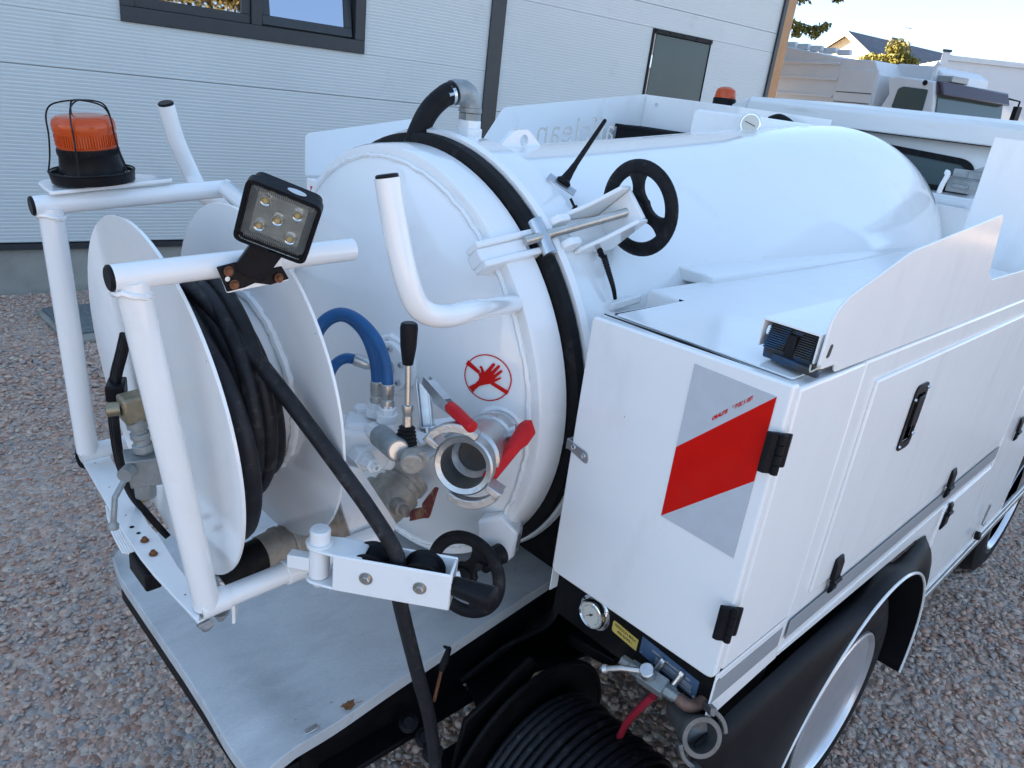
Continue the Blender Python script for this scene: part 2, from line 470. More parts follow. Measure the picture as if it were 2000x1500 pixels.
def stones(name, regions):
    ico = [(0, 0, -1), (.7236, -.5257, -.4472), (-.2764, -.8506, -.4472), (-.8944, 0, -.4472), (-.2764, .8506, -.4472), (.7236, .5257, -.4472),
           (.2764, -.8506, .4472), (-.7236, -.5257, .4472), (-.7236, .5257, .4472), (.2764, .8506, .4472), (.8944, 0, .4472), (0, 0, 1)]
    F = np.array([(0, 1, 2), (1, 0, 5), (0, 2, 3), (0, 3, 4), (0, 4, 5), (1, 5, 10), (2, 1, 6), (3, 2, 7), (4, 3, 8), (5, 4, 9), (1, 10, 6), (2, 6, 7),
                  (3, 7, 8), (4, 8, 9), (5, 9, 10), (6, 10, 11), (7, 6, 11), (8, 7, 11), (9, 8, 11), (10, 9, 11)])
    ico = np.array(ico)
    pos = []; rad = []
    for x0, x1, y0, y1, dens, r0, r1 in regions:
        n = int((x1 - x0) * (y1 - y0) * dens)
        p = np.c_[rng.uniform(x0, x1, n), rng.uniform(y0, y1, n)]
        r = r0 + (r1 - r0) * rng.random(n) ** 2.2
        pos.append(p); rad.append(r)
    pos = np.concatenate(pos); rad = np.concatenate(rad); n = len(pos)
    X_, Y_ = pos[:, 0], pos[:, 1]
    pat = np.sin(2.3 * X_ + 1.1 * Y_ + 1.0) + np.sin(3.7 * Y_ - 1.9 * X_) + .8 * np.sin(5.3 * X_ + 4.1 * Y_ + 2.0)
    rad = rad * (1 + .16 * pat)
    sh = ico[None] * (1 + rng.uniform(-.42, .38, (n, 12, 1)))
    sc = np.c_[rng.uniform(.9, 1.35, n), rng.uniform(.65, 1.0, n), rng.uniform(.32, .62, n)]
    sh = sh * sc[:, None, :]
    def rot(ax, an):
        c, s_ = np.cos(an), np.sin(an); M = np.zeros((n, 3, 3)); i, j = [(1, 2), (2, 0), (0, 1)][ax]
        M[:, ax, ax] = 1; M[:, i, i] = c; M[:, j, j] = c; M[:, i, j] = -s_; M[:, j, i] = s_
        return M
    sh = np.einsum('nij,nkj->nki', rot(0, rng.normal(0, .35, n)), sh)
    sh = np.einsum('nij,nkj->nki', rot(1, rng.normal(0, .35, n)), sh)
    sh = np.einsum('nij,nkj->nki', rot(2, rng.uniform(0, 6.28, n)), sh)
    co = sh * rad[:, None, None]
    co[:, :, :2] += pos[:, None, :]
    co[:, :, 2] += (rad * rng.uniform(.0, .55, n))[:, None]
    co = co.reshape(-1, 3)
    fa = (F[None] + 12 * np.arange(n)[:, None, None]).reshape(-1, 3)
    me = bpy.data.meshes.new(name)
    me.vertices.add(len(co)); me.vertices.foreach_set('co', co.ravel())
    me.loops.add(fa.size); me.loops.foreach_set('vertex_index', fa.ravel().astype(np.int32))
    me.polygons.add(len(fa))
    me.polygons.foreach_set('loop_start', np.arange(0, fa.size, 3, dtype=np.int32))
    me.polygons.foreach_set('loop_total', np.full(len(fa), 3, dtype=np.int32))
    me.update(); me.validate()
    me.materials.append(STONE)
    o = bpy.data.objects.new(name, me); COL.objects.link(o)
    o['kind'] = 'stuff'; o['label'] = 'crushed pinkish grey gravel covering the yard'; o['category'] = 'gravel'
    return o
stones('gravel', [(-0.4, 1.6, 1.2, 4.2, 3600, .0036, .0138), (1.6, 3.6, 1.9, 4.2, 1700, .005, .017), (-0.4, 3.4, 4.2, 6.1, 1700, .006, .019),
                  (0.3, 2.2, 0.2, 1.6, 2400, .0045, .017), (1.2, 3.4, -1.2, 0.5, 3600, .0036, .0138), (3.4, 5.6, -2.2, 0.4, 1700, .005, .018), (2.2, 3.4, -2.2, -1.2, 1300, .006, .018)])

# ------------------------------------------------------------------ workshop building
WD = V((0.99200, -0.12624, 0)); WN = V((-0.12624, -0.99200, 0)); W0 = V((1.1028, 6.1396, 0))
def wp(s, z, out=0.0): return W0 + WD * s + WN * out + V((0, 0, z))
bld = thing('workshop_building', wp(0, 0), 'long pale grey clad workshop with dark framed window and grey door behind the truck', 'building')
LENA, LENB, HT, DEP = -16.0, 8.19, 4.85, 14.0
b = MB()
for s0, s1 in ((LENA, LENB),):
    P = [wp(s0, 0, -.06), wp(s1, 0, -.06), wp(s1, 0, -DEP), wp(s0, 0, -DEP)]
    b.prism(P, (0, 0, HT))
core = b.build('wall_core', CONC, bld)
b = MB(); b.prism([wp(LENA, 0, -.05), wp(LENB, 0, -.05), wp(LENB, 0, .0), wp(LENA, 0, .0)], (0, 0, .335)); b.build('plinth', CONC, bld)
b = MB(); b.prism([wp(LENA, .33, -.05), wp(LENB, .33, -.05), wp(LENB, .33, .034), wp(LENA, .33, .034)], (0, 0, .042)); b.build('base_flashing', DARKMET, bld)
b = MB(); b.prism([wp(LENA - .1, HT, .1), wp(LENB + .1, HT, .1), wp(LENB + .1, HT, -DEP - .1), wp(LENA - .1, HT, -DEP - .1)], (0, 0, .25)); b.build('roof', DARKMET, bld)
def cladding(s0, s1, z0, z1, pitch=0.025):
    prof = [(z0, -.045), (z0, .012)]
    n = int(round((z1 - z0) / pitch))
    for i in range(n):
        a = z0 + (z1 - z0) * i / n; p = (z1 - z0) / n
        prof += [(a + p * .2, .0148), (a + p * .55, .0148), (a + p * .78, .0125)]
    prof += [(z1, .0125), (z1, -.045)]
    vs = [wp(s0, z, o) for z, o in prof] + [wp(s1, z, o) for z, o in prof]; k = len(prof)
    fs = [(i, i + k, i + k + 1, i + 1) for i in range(k - 1)]
    fs += [tuple(range(k))[::-1], tuple(range(k, 2 * k))]
    mesh_obj('cladding_panel', vs, fs, CLAD, bld, 0, 20)
WS0, WS1, WZ0, WZ1 = 0.862, 2.69, 1.905, 3.0
JO = (.378, 1.562, 2.765, 3.97, 4.84)
for i in range(len(JO) - 1):
    z0, z1 = JO[i] + .002, JO[i + 1] - .002
    for s0, s1 in ((LENA, -8.0), (-7.9, -4.0), (-3.9, 3.925), (4.08, 8.19)):
        if s0 == -3.9 and z1 > WZ0 and z0 < WZ1:
            if z0 < WZ0: cladding(s0, s1, z0, WZ0 - .001)
            if z1 > WZ1: cladding(s0, s1, WZ1 + .001, z1)
            cladding(s0, WS0, max(z0, WZ0), min(z1, WZ1)); cladding(WS1, s1, max(z0, WZ0), min(z1, WZ1))
        elif s0 == 4.08 and z0 < 2.55:
            if z1 > 2.55: cladding(s0, s1, 2.551, z1)
            cladding(s0, 6.02, z0, min(z1, 2.549)); cladding(6.985, s1, z0, min(z1, 2.549))
        else: cladding(s0, s1, z0, z1)
for a, c in ((-8.0, -7.9), (-4.0, -3.9)):
    b = MB(); b.prism([wp(a, .38, -.04), wp(c, .38, -.04), wp(c, .38, .03), wp(a, .38, .03)], (0, 0, 4.46)); b.build('cover_strip', DARKMET, bld)
b = MB(); b.prism([wp(3.925, .38, -.04), wp(4.08, .38, -.04), wp(4.08, .38, .035), wp(3.925, .38, .035)], (0, 0, 4.46)); b.build('cover_strip', DARKMET, bld)
b = MB(); b.prism([wp(8.14, .38, .019), wp(8.20, .38, .019), wp(8.20, .38, .045), wp(8.14, .38, .045)], (0, 0, 4.46)); b.build('corner_edge', DARKMET, bld)
b = MB(); b.prism([wp(8.20, .0, .045), wp(8.36, .0, .045), wp(8.36, .0, -.25), wp(8.20, .0, -.25)], (0, 0, 4.84)); b.build('corner_trim', WARMTRIM, bld)
# window
fr = MB()
def wbar(mb, s0, s1, z0, z1, o0, o1): mb.prism([wp(s0, z0, o0), wp(s1, z0, o0), wp(s1, z0, o1), wp(s0, z0, o1)], (0, 0, z1 - z0))
wbar(fr, WS0, WS1, WZ0, WZ0 + .10, -.05, .035); wbar(fr, WS0, WS1, WZ1 - .1, WZ1, -.05, .035)
wbar(fr, WS0, WS0 + .09, WZ0 + .1, WZ1 - .1, -.05, .035); wbar(fr, WS1 - .09, WS1, WZ0 + .1, WZ1 - .1, -.05, .035)
wbar(fr, 1.757, 1.838, WZ0 + .1, WZ1 - .1, -.05, .033)
win = fr.build('window', DARKMET, bld, .004)
sa = MB(); Z0, Z1 = WZ0 + .102, WZ1 - .102
wbar(sa, .954, 1.754, Z0, Z0 + .065, -.04, .015); wbar(sa, .954, 1.754, Z1 - .065, Z1, -.04, .015)
wbar(sa, .954, 1.015, Z0 + .065, Z1 - .065, -.04, .015); wbar(sa, 1.695, 1.754, Z0 + .065, Z1 - .065, -.04, .015)
sa.build('window_sash', DARKMET, win, .003)
pa = MB(); wbar(pa, 1.01, 1.70, Z0 + .06, Z1 - .06, -.02, -.012); pa.build('pane', WINGL, win, 0, 0)
# tilted right-hand sash (opens inwards at the top)
def tilt(s, h, o):
    a = radians(11); return wp(s, Z0 + .01 + h * cos(a) - o * -sin(a) * 0, -.035 - h * sin(a) + o)
def tbar(mb, s0, s1, h0, h1, o0, o1):
    P = [tilt(s0, h0, o0), tilt(s1, h0, o0), tilt(s1, h0, o1), tilt(s0, h0, o1)]
    mb.prism(P, tilt(s0, h1, o0) - tilt(s0, h0, o0))
HS = Z1 - Z0 - .03
sa = MB(); tbar(sa, 1.845, 2.585, 0, .07, 0, .05); tbar(sa, 1.845, 2.585, HS - .07, HS, 0, .05); tbar(sa, 1.845, 1.91, .07, HS - .07, 0, .05); tbar(sa, 2.52, 2.585, .07, HS - .07, 0, .05)
sa.build('window_sash', DARKMET, win, .003)
pa = MB(); tbar(pa, 1.905, 2.525, .065, HS - .065, .03, .038); pa.build('pane', WINGL, win, 0, 0)
# dark sheet standing in for the shaded recess behind the tilted sash
b = MB(); wbar(b, WS0 + .05, WS1 - .05, WZ0 + .05, WZ1 - .05, -.058, -.054); b.build('reveal_shade', DARKMET, win)
# door
d_ = MB(); wbar(d_, 6.09, 6.975, .02, 2.50, -.03, .012); dr = d_.build('door', GREENDR, bld, .003)
d_ = MB(); wbar(d_, 6.02, 6.045, .02, 2.548, -.03, .03); wbar(d_, 6.045, 6.985, 2.505, 2.548, -.03, .035); wbar(d_, 6.977, 6.985, .02, 2.504, -.03, .02); d_.build('door_frame', PLASTIC, dr)
d_ = MB(); wbar(d_, 6.052, 6.075, .02, 2.50, -.03, .018); d_.build('door_jamb', BRONZE, dr)
d_ = MB(); wbar(d_, 6.048, 6.073, 2.16, 2.29, .0185, .024); d_.build('hinge', ZINC, dr, .002)
d_ = MB()
for q in range(5):
    d_ = MB(); hexbolt(d_, wp(6.06 + q * .22, 2.527, .036), WN, .008, .005); d_.build('rivet', PLASTIC, dr)
# boot grate on concrete edging by the wall
gr = thing('boot_grate', (1.3, 5.1, 0), 'blue-grey metal boot grate set in concrete edging by the wall', 'grate')
gb = MB(); gb.abox(1.16, 1.95, 4.93, 5.62, .0, .035); gb.build('edging', CONC, gr, .01)
gb = MB(); gb.abox(1.19, 1.92, 5.02, 5.60, .036, .05)
gb.build('mat_panel', GRATE, gr, .003)

# ================================================================== vacuum truck
T = thing('vacuum_truck', (1.8, 1.335, 0), 'white vacuum tanker truck with round tank door, hose reel and side cabinets', 'truck')
DO = V((1.05, 1.32, 1.19)); DN = V((1, 0, .07)).normalized()
DY = V((0, 1, 0)); DZ = DN.cross(DY)
HR, HD = .452, .13
def headr(r):
    q = min(1, r / HR)
    return -.08 - .014 * sqrt(max(0, 1 - q ** 10)) - .10 * (1 - q * q)
def headpt(a, b):            # a along +Y, b along door-up
    return DO + DY * a + DZ * b + DN * headr(sqrt(a * a + b * b))
def headn(p):
    p = vv(p) - DO; a, b = p.dot(DY), p.dot(DZ); e = .002
    h = lambda x, y: headr(sqrt(x * x + y * y))
    return (DY * ((h(a + e, b) - h(a - e, b)) / (2 * e)) + DZ * ((h(a, b + e) - h(a, b - e)) / (2 * e)) - DN).normalized()

# ---- tank shell
m = MB()
prof = [(.032, .40), (.032, .503), (.046, .507), (.052, .492), (.15, .488), (.156, .462), (.4, .460), (.75, .464), (1.1, .471), (1.45, .478), (1.70, .481), (1.93, .481)]
for k in range(1, 17):
    a = k / 16 * pi / 2
    prof.append((1.93 + .53 * sin(a), .481 * cos(a)))
m.rev(prof, DO, DN, 96)
tank = m.build('tank', GLOSS, T, 0, 25)
m = MB(); m.rev([(.001, .44), (.001, .489), (.006, .497), (.026, .498), (.031, .490), (.031, .44)], DO, DN, 96); m.build('gasket', RUBBER, tank)
# weld seam between flange and shell
m = MB(); m.tube([DO + DN * (.157 + .001 * random.random()) + (DY * cos(a) + DZ * sin(a)) * (.4630 + .001 * random.random()) for a in [2 * pi * i / 160 for i in range(160)]], .004, 6, closed=True); m.build('weld_bead', GLOSS, tank)
# lifting lug
lug = [(1.2341, 1.3300, 1.6604), (1.2831, 1.3300, 1.7060), (1.3299, 1.3300, 1.7106), (1.4087, 1.3300, 1.6526)]
lug = roundpoly(lug, [.0, .012, .012, .0])
lug = lug + []
c0 = V((1.3189, 1.3300, 1.6844))
m = MB(); m.prism([p + V((0, -.006, 0)) for p in lug], (0, .014, 0), [circle(c0 + V((0, -.006, 0)), (0, 1, 0), .0135, 20)]); m.build('lifting_lug', GLOSS, tank, .002)
# base pad at lug
# vacuum elbow on top of the flange
pe = thing_loc = V((1.1738, 1.3600, 1.6814))
eb = V((1.1745, 1.3600, 1.6882)); et_ = V((1.1557, 1.3600, 1.7422)); eo = V((1.0955, 1.3600, 1.7276))
updir = V((-.03, 0, 1)).normalized()
m = MB(); m.rev([(-.03, .030), (.012, .030), (.014, .028), (.014, .026), (.03, .026), (.031, .024)], eb, updir, 8); m.build('hex_adapter', WHITE, tank, .001)
m = MB(); m.rev([(.031, .0255), (.045, .0255), (.046, .022)], eb, updir, 6)
m.rev([(.046, .022), (.047, .0265), (.056, .0265), (.058, .0245)], eb, updir, 24)
side = (eo - et_); side.z = 0; side = side.normalized()
c1 = eb + updir * .057; path = []
for k in range(11):
    a = k / 10 * radians(112)
    path.append(c1 + updir * (.032 * sin(a)) + side * (.032 * (1 - cos(a))))
m.tube(path, [.0245] * 3 + [.0255] * 5 + [.0245] * 3, 20)
tip = path[-1]; tdir = (path[-1] - path[-2]).normalized()
m.tube([tip - tdir * .002, tip + tdir * .010], .027, 20)
m.build('pipe_elbow', GALV, tank)
hp = [tip + tdir * .004, tip + tdir * .03, tip + tdir * .07 + V((0, .01, -.03)), tip + tdir * .10 + V((0, .02, -.10)), tip + tdir * .11 + V((0, .04, -.2))]
m = MB(); m.tube(cat_rom(hp, 6), .023, 18); m.build('vacuum_hose', RUBBER, tank)
m = MB(); m.rev([(0, .0245), (.008, .0245)], tip + tdir * .016, tdir, 24); m.rev([(0, .004), (.014, .004)], tip + tdir * .012 + V((-.012, -.021, .0)), tdir, 8); m.build('hose_clamp', ZINC, tank)
# top box with gauge on the tank front
bx = MB(); bx.prism([(2.42, 1.36, 1.70), (2.42, 1.36, 1.797), (2.42, 1.375, 1.803), (2.42, 1.58, 1.803), (2.42, 1.60, 1.797), (2.42, 1.60, 1.66)], (.62, 0, -.006)); bx.build('valve_cover', SATIN, tank, .008)
gc = V((2.3600, 1.3501, 1.7774))
m = MB(); m.rev([(-.03, .033), (-.004, .0345), (0, .032), (0, .028)], gc + V((.03, 0, 0)), (-1, -.35, .05), 28); ga = m.build('vacuum_gauge', CHROME, tank)
m = MB(); m.rev([(.0005, .029), (.0008, .0)], gc + V((.03, 0, 0)), (-1, -.35, .05), 24); m.build('dial', DIAL, ga)
m = MB(); gd = V((-1, -.35, .05)).normalized(); gu, gw = perp(gd)
m.box(gc + V((.03, 0, 0)) + gd * .002, gu * .018 + V((0, 0, -.006)), gw * .0012, gd * .0004); m.build('needle', INK, ga)

# ---- tank door
m = MB()
prof = [(-.002, .40), (-.002, .474), (-.006, .478), (-.070, .478), (-.077, .475), (-.080, .468), (-.080, .456)]
for k in range(1, 29):
    r = HR * (1 - k / 28.0) if k > 3 else HR * (1 - (k / 28.0) * (.15 + .85 * k / 28))
    prof.append((headr(r), max(r, 0)))
m.rev(prof, DO, DN, 112)
door = m.build('tank_door', GLOSS, T, 0, 25)
m = MB(); m.tube([DO + DN * (-.083 - .002 * random.random()) + (DY * cos(a) + DZ * sin(a)) * (.453 + .002 * random.uniform(-1, 1)) for a in [2 * pi * i / 220 for i in range(220)]], [.0045 + .0014 * random.random() for i in range(220)], 7, closed=True)
m.build('weld_bead', GLOSS, door)
# sticker: red ring with crossed-out hand
sc = V((0.9224, 0.9508, 1.2823)) - DO; sa_, sb_ = sc.dot(DY), sc.dot(DZ)
def stk(px, py, off=.0016):        # sticker coordinates in units of the ring radius (x to the right in view, y up)
    a = sa_ - px * .046; b_ = sb_ + py * .046
    p = headpt(a, b_); return p + headn(p) * off
m = MB()
N = 64
for k in range(N):
    a0, a1 = 2 * pi * k / N, 2 * pi * (k + 1) / N
    m.add([stk(cos(a) * r, sin(a) * r) for a, r in ((a0, .95), (a1, .95), (a1, 1.0), (a0, 1.0))], [(0, 1, 2, 3)])
def zp(x, y): return ((x - 1235) / 178.0 * 1.06 + .0, -(y - 465) / 178.0)
hand = [(1112, 568), (1160, 528), (1180, 495), (1182, 470), (1172, 452), (1190, 432), (1186, 412), (1172, 395), (1180, 384), (1192, 388), (1206, 412), (1214, 428), (1222, 412), (1258, 346), (1270, 340), (1280, 350), (1256, 405), (1262, 404), (1298, 348), (1312, 348), (1312, 362), (1278, 425), (1286, 424), (1322, 380), (1334, 382), (1332, 394), (1296, 446), (1290, 460), (1326, 434), (1335, 440), (1328, 450), (1290, 484), (1262, 504), (1228, 520), (1192, 540), (1165, 575), (1150, 606)]
band1 = [(1070, 402), (1084, 366), (1182, 425), (1176, 452)]
band2 = [(1286, 482), (1396, 528), (1384, 556), (1264, 504)]
for poly in (hand, band1, band2):
    P = [V((*zp(*q), 0)) for q in poly]
    tr = tessellate_polygon([P])
    m.add([stk(p.x, p.y, .002) for p in P], [t for t in tr])
m.build('hand_sticker', REDS, door, 0, 0)
# door handles (bent tubes)
hr = [(0.5731, 0.8142, 1.6738), (0.5813, 0.8030, 1.6149), (0.5948, 0.7881, 1.5455), (0.6191, 0.7846, 1.5023), (0.6666, 0.7872, 1.4846), (0.7524, 0.8171, 1.4760), (0.9450, 0.9275, 1.4325)]
m = MB(); m.tube(cat_rom([V(q) for q in hr], 8), .0169, 20); hd = m.build('handle_bar', GLOSS, door)
m = MB(); a = V(hr[0]); d0 = (V(hr[0]) - V(hr[1])).normalized(); m.rev([(0, .0152), (.003, .0152), (.0045, .0135)], a, d0, 24); m.build('end_cap', PLASTIC, hd)
hl = [(0.6009, 1.6200, 1.6870), (0.6215, 1.6300, 1.6201), (0.6500, 1.6300, 1.5507), (0.6581, 1.6000, 1.5218), (0.6872, 1.5800, 1.5038)]
hl = [V(q) for q in hl] + [V((.94, 1.68, 1.47))]
m = MB(); m.tube(cat_rom(hl, 8), .0169, 20); hd = m.build('handle_bar', GLOSS, door)
m = MB(); d0 = (hl[0] - hl[1]).normalized(); m.rev([(0, .0152), (.003, .0152), (.0045, .0135)], hl[0], d0, 24); m.build('end_cap', PLASTIC, hd)

# ---- handwheel prototype
def handwheel(name, o, n, up, r, parent, spokes=3, a0=0.3):
    o = vv(o); n = vv(n).normalized(); u = vv(up); u = (u - n * u.dot(n)).normalized(); w = n.cross(u)
    m = MB()
    K = 48; seg = 10; vs = []; fs = []
    for i in range(K):
        a = 2 * pi * i / K; d = u * cos(a) + w * sin(a)
        for k in range(seg):
            b_ = 2 * pi * k / seg
            vs.append(o + d * (r * .845 + r * .155 * cos(b_)) + n * (r * .10 * sin(b_)))
    for i in range(K):
        for k in range(seg):
            j = (i + 1) % K; l = (k + 1) % seg
            fs.append((i * seg + k, j * seg + k, j * seg + l, i * seg + l))
    m.add(vs, fs)
    m.rev([(-.16 * r, .16 * r), (-.14 * r, .2 * r), (.1 * r, .22 * r), (.2 * r, .17 * r)], o, n, 20)
    for i in range(spokes):
        a = a0 + 2 * pi * i / spokes; d = u * cos(a) + w * sin(a); t = n.cross(d)
        P = []
        for k in range(9):
            f = k / 8; q = r * (.12 + .70 * f); wd = r * (.12 + .20 * (2 * abs(f - .45)) ** 2.2)
            P.append((q, wd))
        poly = [o + d * q + t * wd for q, wd in P] + [o + d * q - t * wd for q, wd in reversed(P)]
        m.prism([p - n * (.06 * r) for p in poly], n * (.12 * r))
    return m.build(name, IRON, parent, .0015, 40)

# ---- upper door clamp
er = V((0, -.71, .704)).normalized(); et = V((0, -.704, -.71)).normalized()
def cl(t, ra, ta=0.0): return DO + DN * t + er * ra + et * ta
m = MB()   # tongue on the door
m.prism([cl(-.150, .445, -.026), cl(-.150, .480, -.026), cl(-.02, .497, -.026), cl(.004, .497, -.026), cl(.004, .474, -.026), cl(-.08, .470, -.026), cl(-.09, .430, -.026)], et * .013)
m.prism([cl(-.150, .445, .014), cl(-.150, .480, .014), cl(-.02, .497, .014), cl(.004, .497, .014), cl(.004, .474, .014), cl(-.08, .470, .014), cl(-.09, .430, .014)], et * .013)
m.prism([cl(-.150, .440, -.0132), cl(-.150, .474, -.0132), cl(-.045, .4885, -.0132), cl(-.045, .470, -.0132), cl(-.09, .430, -.0132)], et * .0274)
clamp = m.build('clamp_tongue', GLOSS, T, .003)
m = MB(); m.rev([(-.038, .0125), (-.037, .0145), (.037, .0145), (.038, .0125)], cl(-.012, .503), et, 24); m.build('swivel_pin', ZINC, clamp)
m = MB()
ra, rb = cl(-.055, .499), cl(.212, .560)
ph = []
L_ = (rb - ra); nn = 150
for i in range(nn + 1): ph.append(ra + L_ * (i / nn))
m.tube(ph, [.0082 + (.0009 if i % 2 else -.0005) for i in range(nn + 1)], 12); m.build('threaded_rod', STEEL, clamp)
m = MB()   # bracket on tank
for sgn in (-1, 1):
    o_ = et * (.034 if sgn > 0 else -.043)
    P = [cl(.065, .487), cl(.185, .480), cl(.195, .584), cl(.162, .587), cl(.115, .538), cl(.065, .505)]
    m.prism([p + o_ for p in P], et * .009)
m.prism([cl(.177, .486, -.0335), cl(.186, .582, -.0335), cl(.186, .582, .0335), cl(.177, .486, .0335)], DN * .011)
m.prism([cl(.07, .480, -.0335), cl(.07, .494, -.0335), cl(.18, .494, -.0335), cl(.18, .470, -.0335)], et * .067)
cb = m.build('clamp_bracket', GLOSS, T, .003)
for ta in (-.034, .018):
    m = MB(); m.prism([cl(.02, .49, ta), cl(.02, .512, ta), cl(.032, .524, ta), cl(.062, .524, ta), cl(.07, .49, ta)], et * .016); m.build('bracket_ear', GLOSS, cb, .003)
m = MB(); m.rev([(0, .016), (.02, .013)], cl(.192, .556), DN, 16); m.build('hub_collar', IRON, cb)
handwheel('handwheel', cl(.218, .562), DN + er * .06, er, .098, cb, 3, 1.15)
# ---- lower door clamp
er2 = V((0, -.86, -.51)).normalized(); et2 = V((0, .51, -.86)).normalized()
def cl2(t, ra, ta=0.0): return DO + DN * t + er2 * ra + et2 * ta
m = MB()
P = [V((0.9300, 0.9330, 0.9732)), V((0.9700, 0.9057, 0.9887)), V((0.9900, 0.8703, 0.9552)), V((1.0000, 0.8813, 0.8881)), V((0.9700, 0.9027, 0.8447)), V((0.9300, 0.9104, 0.8988))]
m.prism([p + V((-.01, 0, 0)) for p in P], (.05, .03, -.01))
m.build('clamp_foot', GLOSS, T, .006)
m = MB(); m.rev([(-.02, .022), (.03, .022)], V((0.9200, 0.8806, 0.9115)), DN, 20)
m.tube([V((0.8600, 0.8518, 0.9336)), V((0.9300, 0.8877, 0.9059))], .008, 12); m.build('clamp_screw', IRON, T)
handwheel('handwheel', V((0.8650, 0.8915, 0.8905)), V((1, .30, -.12)), (0, 0, 1), .092, T, 3, 0.4)
m = MB(); hexbolt(m, V((0.8300, 0.8781, 0.9134)), (-1, .1, 0), .014, .016, False); m.build('wheel_nut', ZINC, T)

# ---- suction coupling with ball valve
cb0 = V((0.9380, 0.9177, 1.1797)); cf = V((0.7520, 0.8089, 1.2070)); ca = (cf - cb0).normalized(); CL_ = (cf - cb0).length
m = MB(); m.rev([(-.02, .045), (.02, .045), (.024, .042), (.045, .042), (.048, .049), (.06, .052), (.078, .052), (.080, .047), (.10, .048), (CL_ - .05, .049), (CL_ - .045, .044), (CL_ - .022, .044), (CL_ - .018, .052), (CL_, .052), (CL_ + .003, .049), (CL_, .0405), (CL_ - .05, .038), (CL_ - .06, .028), (CL_ - .09, .027), (CL_ - .09, .0)], cb0, ca, 44)
cp = m.build('suction_coupling', ALU, T, 0, 30)
m = MB(); cu, cw = perp(ca)
def claw(a0, a1):
    P = []
    n = 16
    pts = [(a0 + (a1 - a0) * k / n, .0515 + .017 * (k / n)) for k in range(n + 1)]
    outer = [(a, r + .012 + .004 * sin((a - a0) / (a1 - a0) * pi)) for a, r in pts]
    ring = pts + outer[::-1]
    q = [cb0 + ca * (CL_ - .012) + (cu * cos(a) + cw * sin(a)) * r for a, r in ring]
    m.prism(q, ca * .02)
    t = (a1, pts[-1][1])
    e = cb0 + ca * (CL_ - .03)
    q = [e + (cu * cos(a1 - .18) + cw * sin(a1 - .18)) * (.052), e + (cu * cos(a1) + cw * sin(a1)) * .052, e + (cu * cos(a1) + cw * sin(a1)) * .078, e + (cu * cos(a1 - .18) + cw * sin(a1 - .18)) * .078]
    m.prism(q, ca * .04)
for a_ in (1.25, 1.25 + pi):
    m = MB(); claw(a_, a_ + 1.5); m.build('coupling_claw', ALU, cp, .0015)
m = MB(); m.rev([(CL_ - .058, .0272), (CL_ - .0575, .0)], cb0, ca, 28); m.build('bore_shade_disc', mat('dark_bore_shade', (.02, .021, .023), .35), cp)  # dark disc put in for the shade inside the coupling bore
m = MB(); hexp = cb0 + ca * .063; m.rev([(0, .053), (.016, .053)], hexp, ca, 8); m.build('hex_collar', ALU, cp, .001)
st = V((0.8400, 0.8034, 1.2128)); sd = (V((0.8350, 0.7710, 1.2424)) - cb0); sd = (sd - ca * sd.dot(ca)).normalized()
s0 = cb0 + ca * .07
m = MB(); m.rev([(.03, .017), (.062, .017), (.064, .012), (.076, .012)], s0, sd, 18); m.build('valve_stem', ALU, cp)
lv0 = s0 + sd * .072
lv1 = V((0.8000, 0.7998, 1.1757))
ld = (lv1 - lv0); LL = ld.length; ld = ld.normalized(); ln = sd - ld * sd.dot(ld); ln = ln.normalized(); lw = ln.cross(ld)
m = MB()
P = [(-.018, -.013), (-.012, .015), (.02, .017), (.04, .012), (LL, .011), (LL + .006, .004), (LL + .004, -.009), (.04, -.012), (.0, -.018)]
m.prism([lv0 + ld * a + lw * b_ - ln * .004 for a, b_ in P], ln * .019)
m.build('red_valve_lever', REDP, cp, .004, props={'label': 'red plastic lever of the suction valve'})
m = MB(); m.tube([cb0 + (perp(ca)[0] * cos(a) + perp(ca)[1] * sin(a)) * .046 + ca * .004 for a in [2 * pi * i / 40 for i in range(40)]], [.006 + .003 * random.random() for i in range(40)], 6, closed=True); m.build('weld_bead', GLOSS, cp)

# ---- float gauge flange on the door centre
fc = V((0.8654, 1.1673, 1.2436)); fn = headn(fc)
m = MB(); m.rev([(-.01, .053), (.018, .053), (.02, .051), (.02, .0)], fc, fn, 36); fl = m.build('door_flange', GLOSS, T, .001)
m = MB(); m.rev([(0.02, .019), (.045, .019), (.047, .016), (.047, 0)], fc + DZ * -.002, fn, 24); m.build('flange_plug', STEEL, fl)
fu, fw = perp(fn)
for k in range(6):
    a = k * pi / 3 + .4
    m = MB(); m.rev([(.02, .0062), (.0255, .0062), (.026, .0035), (.022, .003), (.022, 0)], fc + (fu * cos(a) + fw * sin(a)) * .041, fn, 12); m.build('socket_screw', ZINC, fl)
m = MB(); m.tube([fc + (fu * cos(a) + fw * sin(a)) * (.056 + .003 * random.random()) + fn * .003 for a in [2 * pi * i / 40 for i in range(40)]], [.006 + .003 * random.random() for i in range(40)], 6, closed=True); m.build('weld_bead', GLOSS, fl)

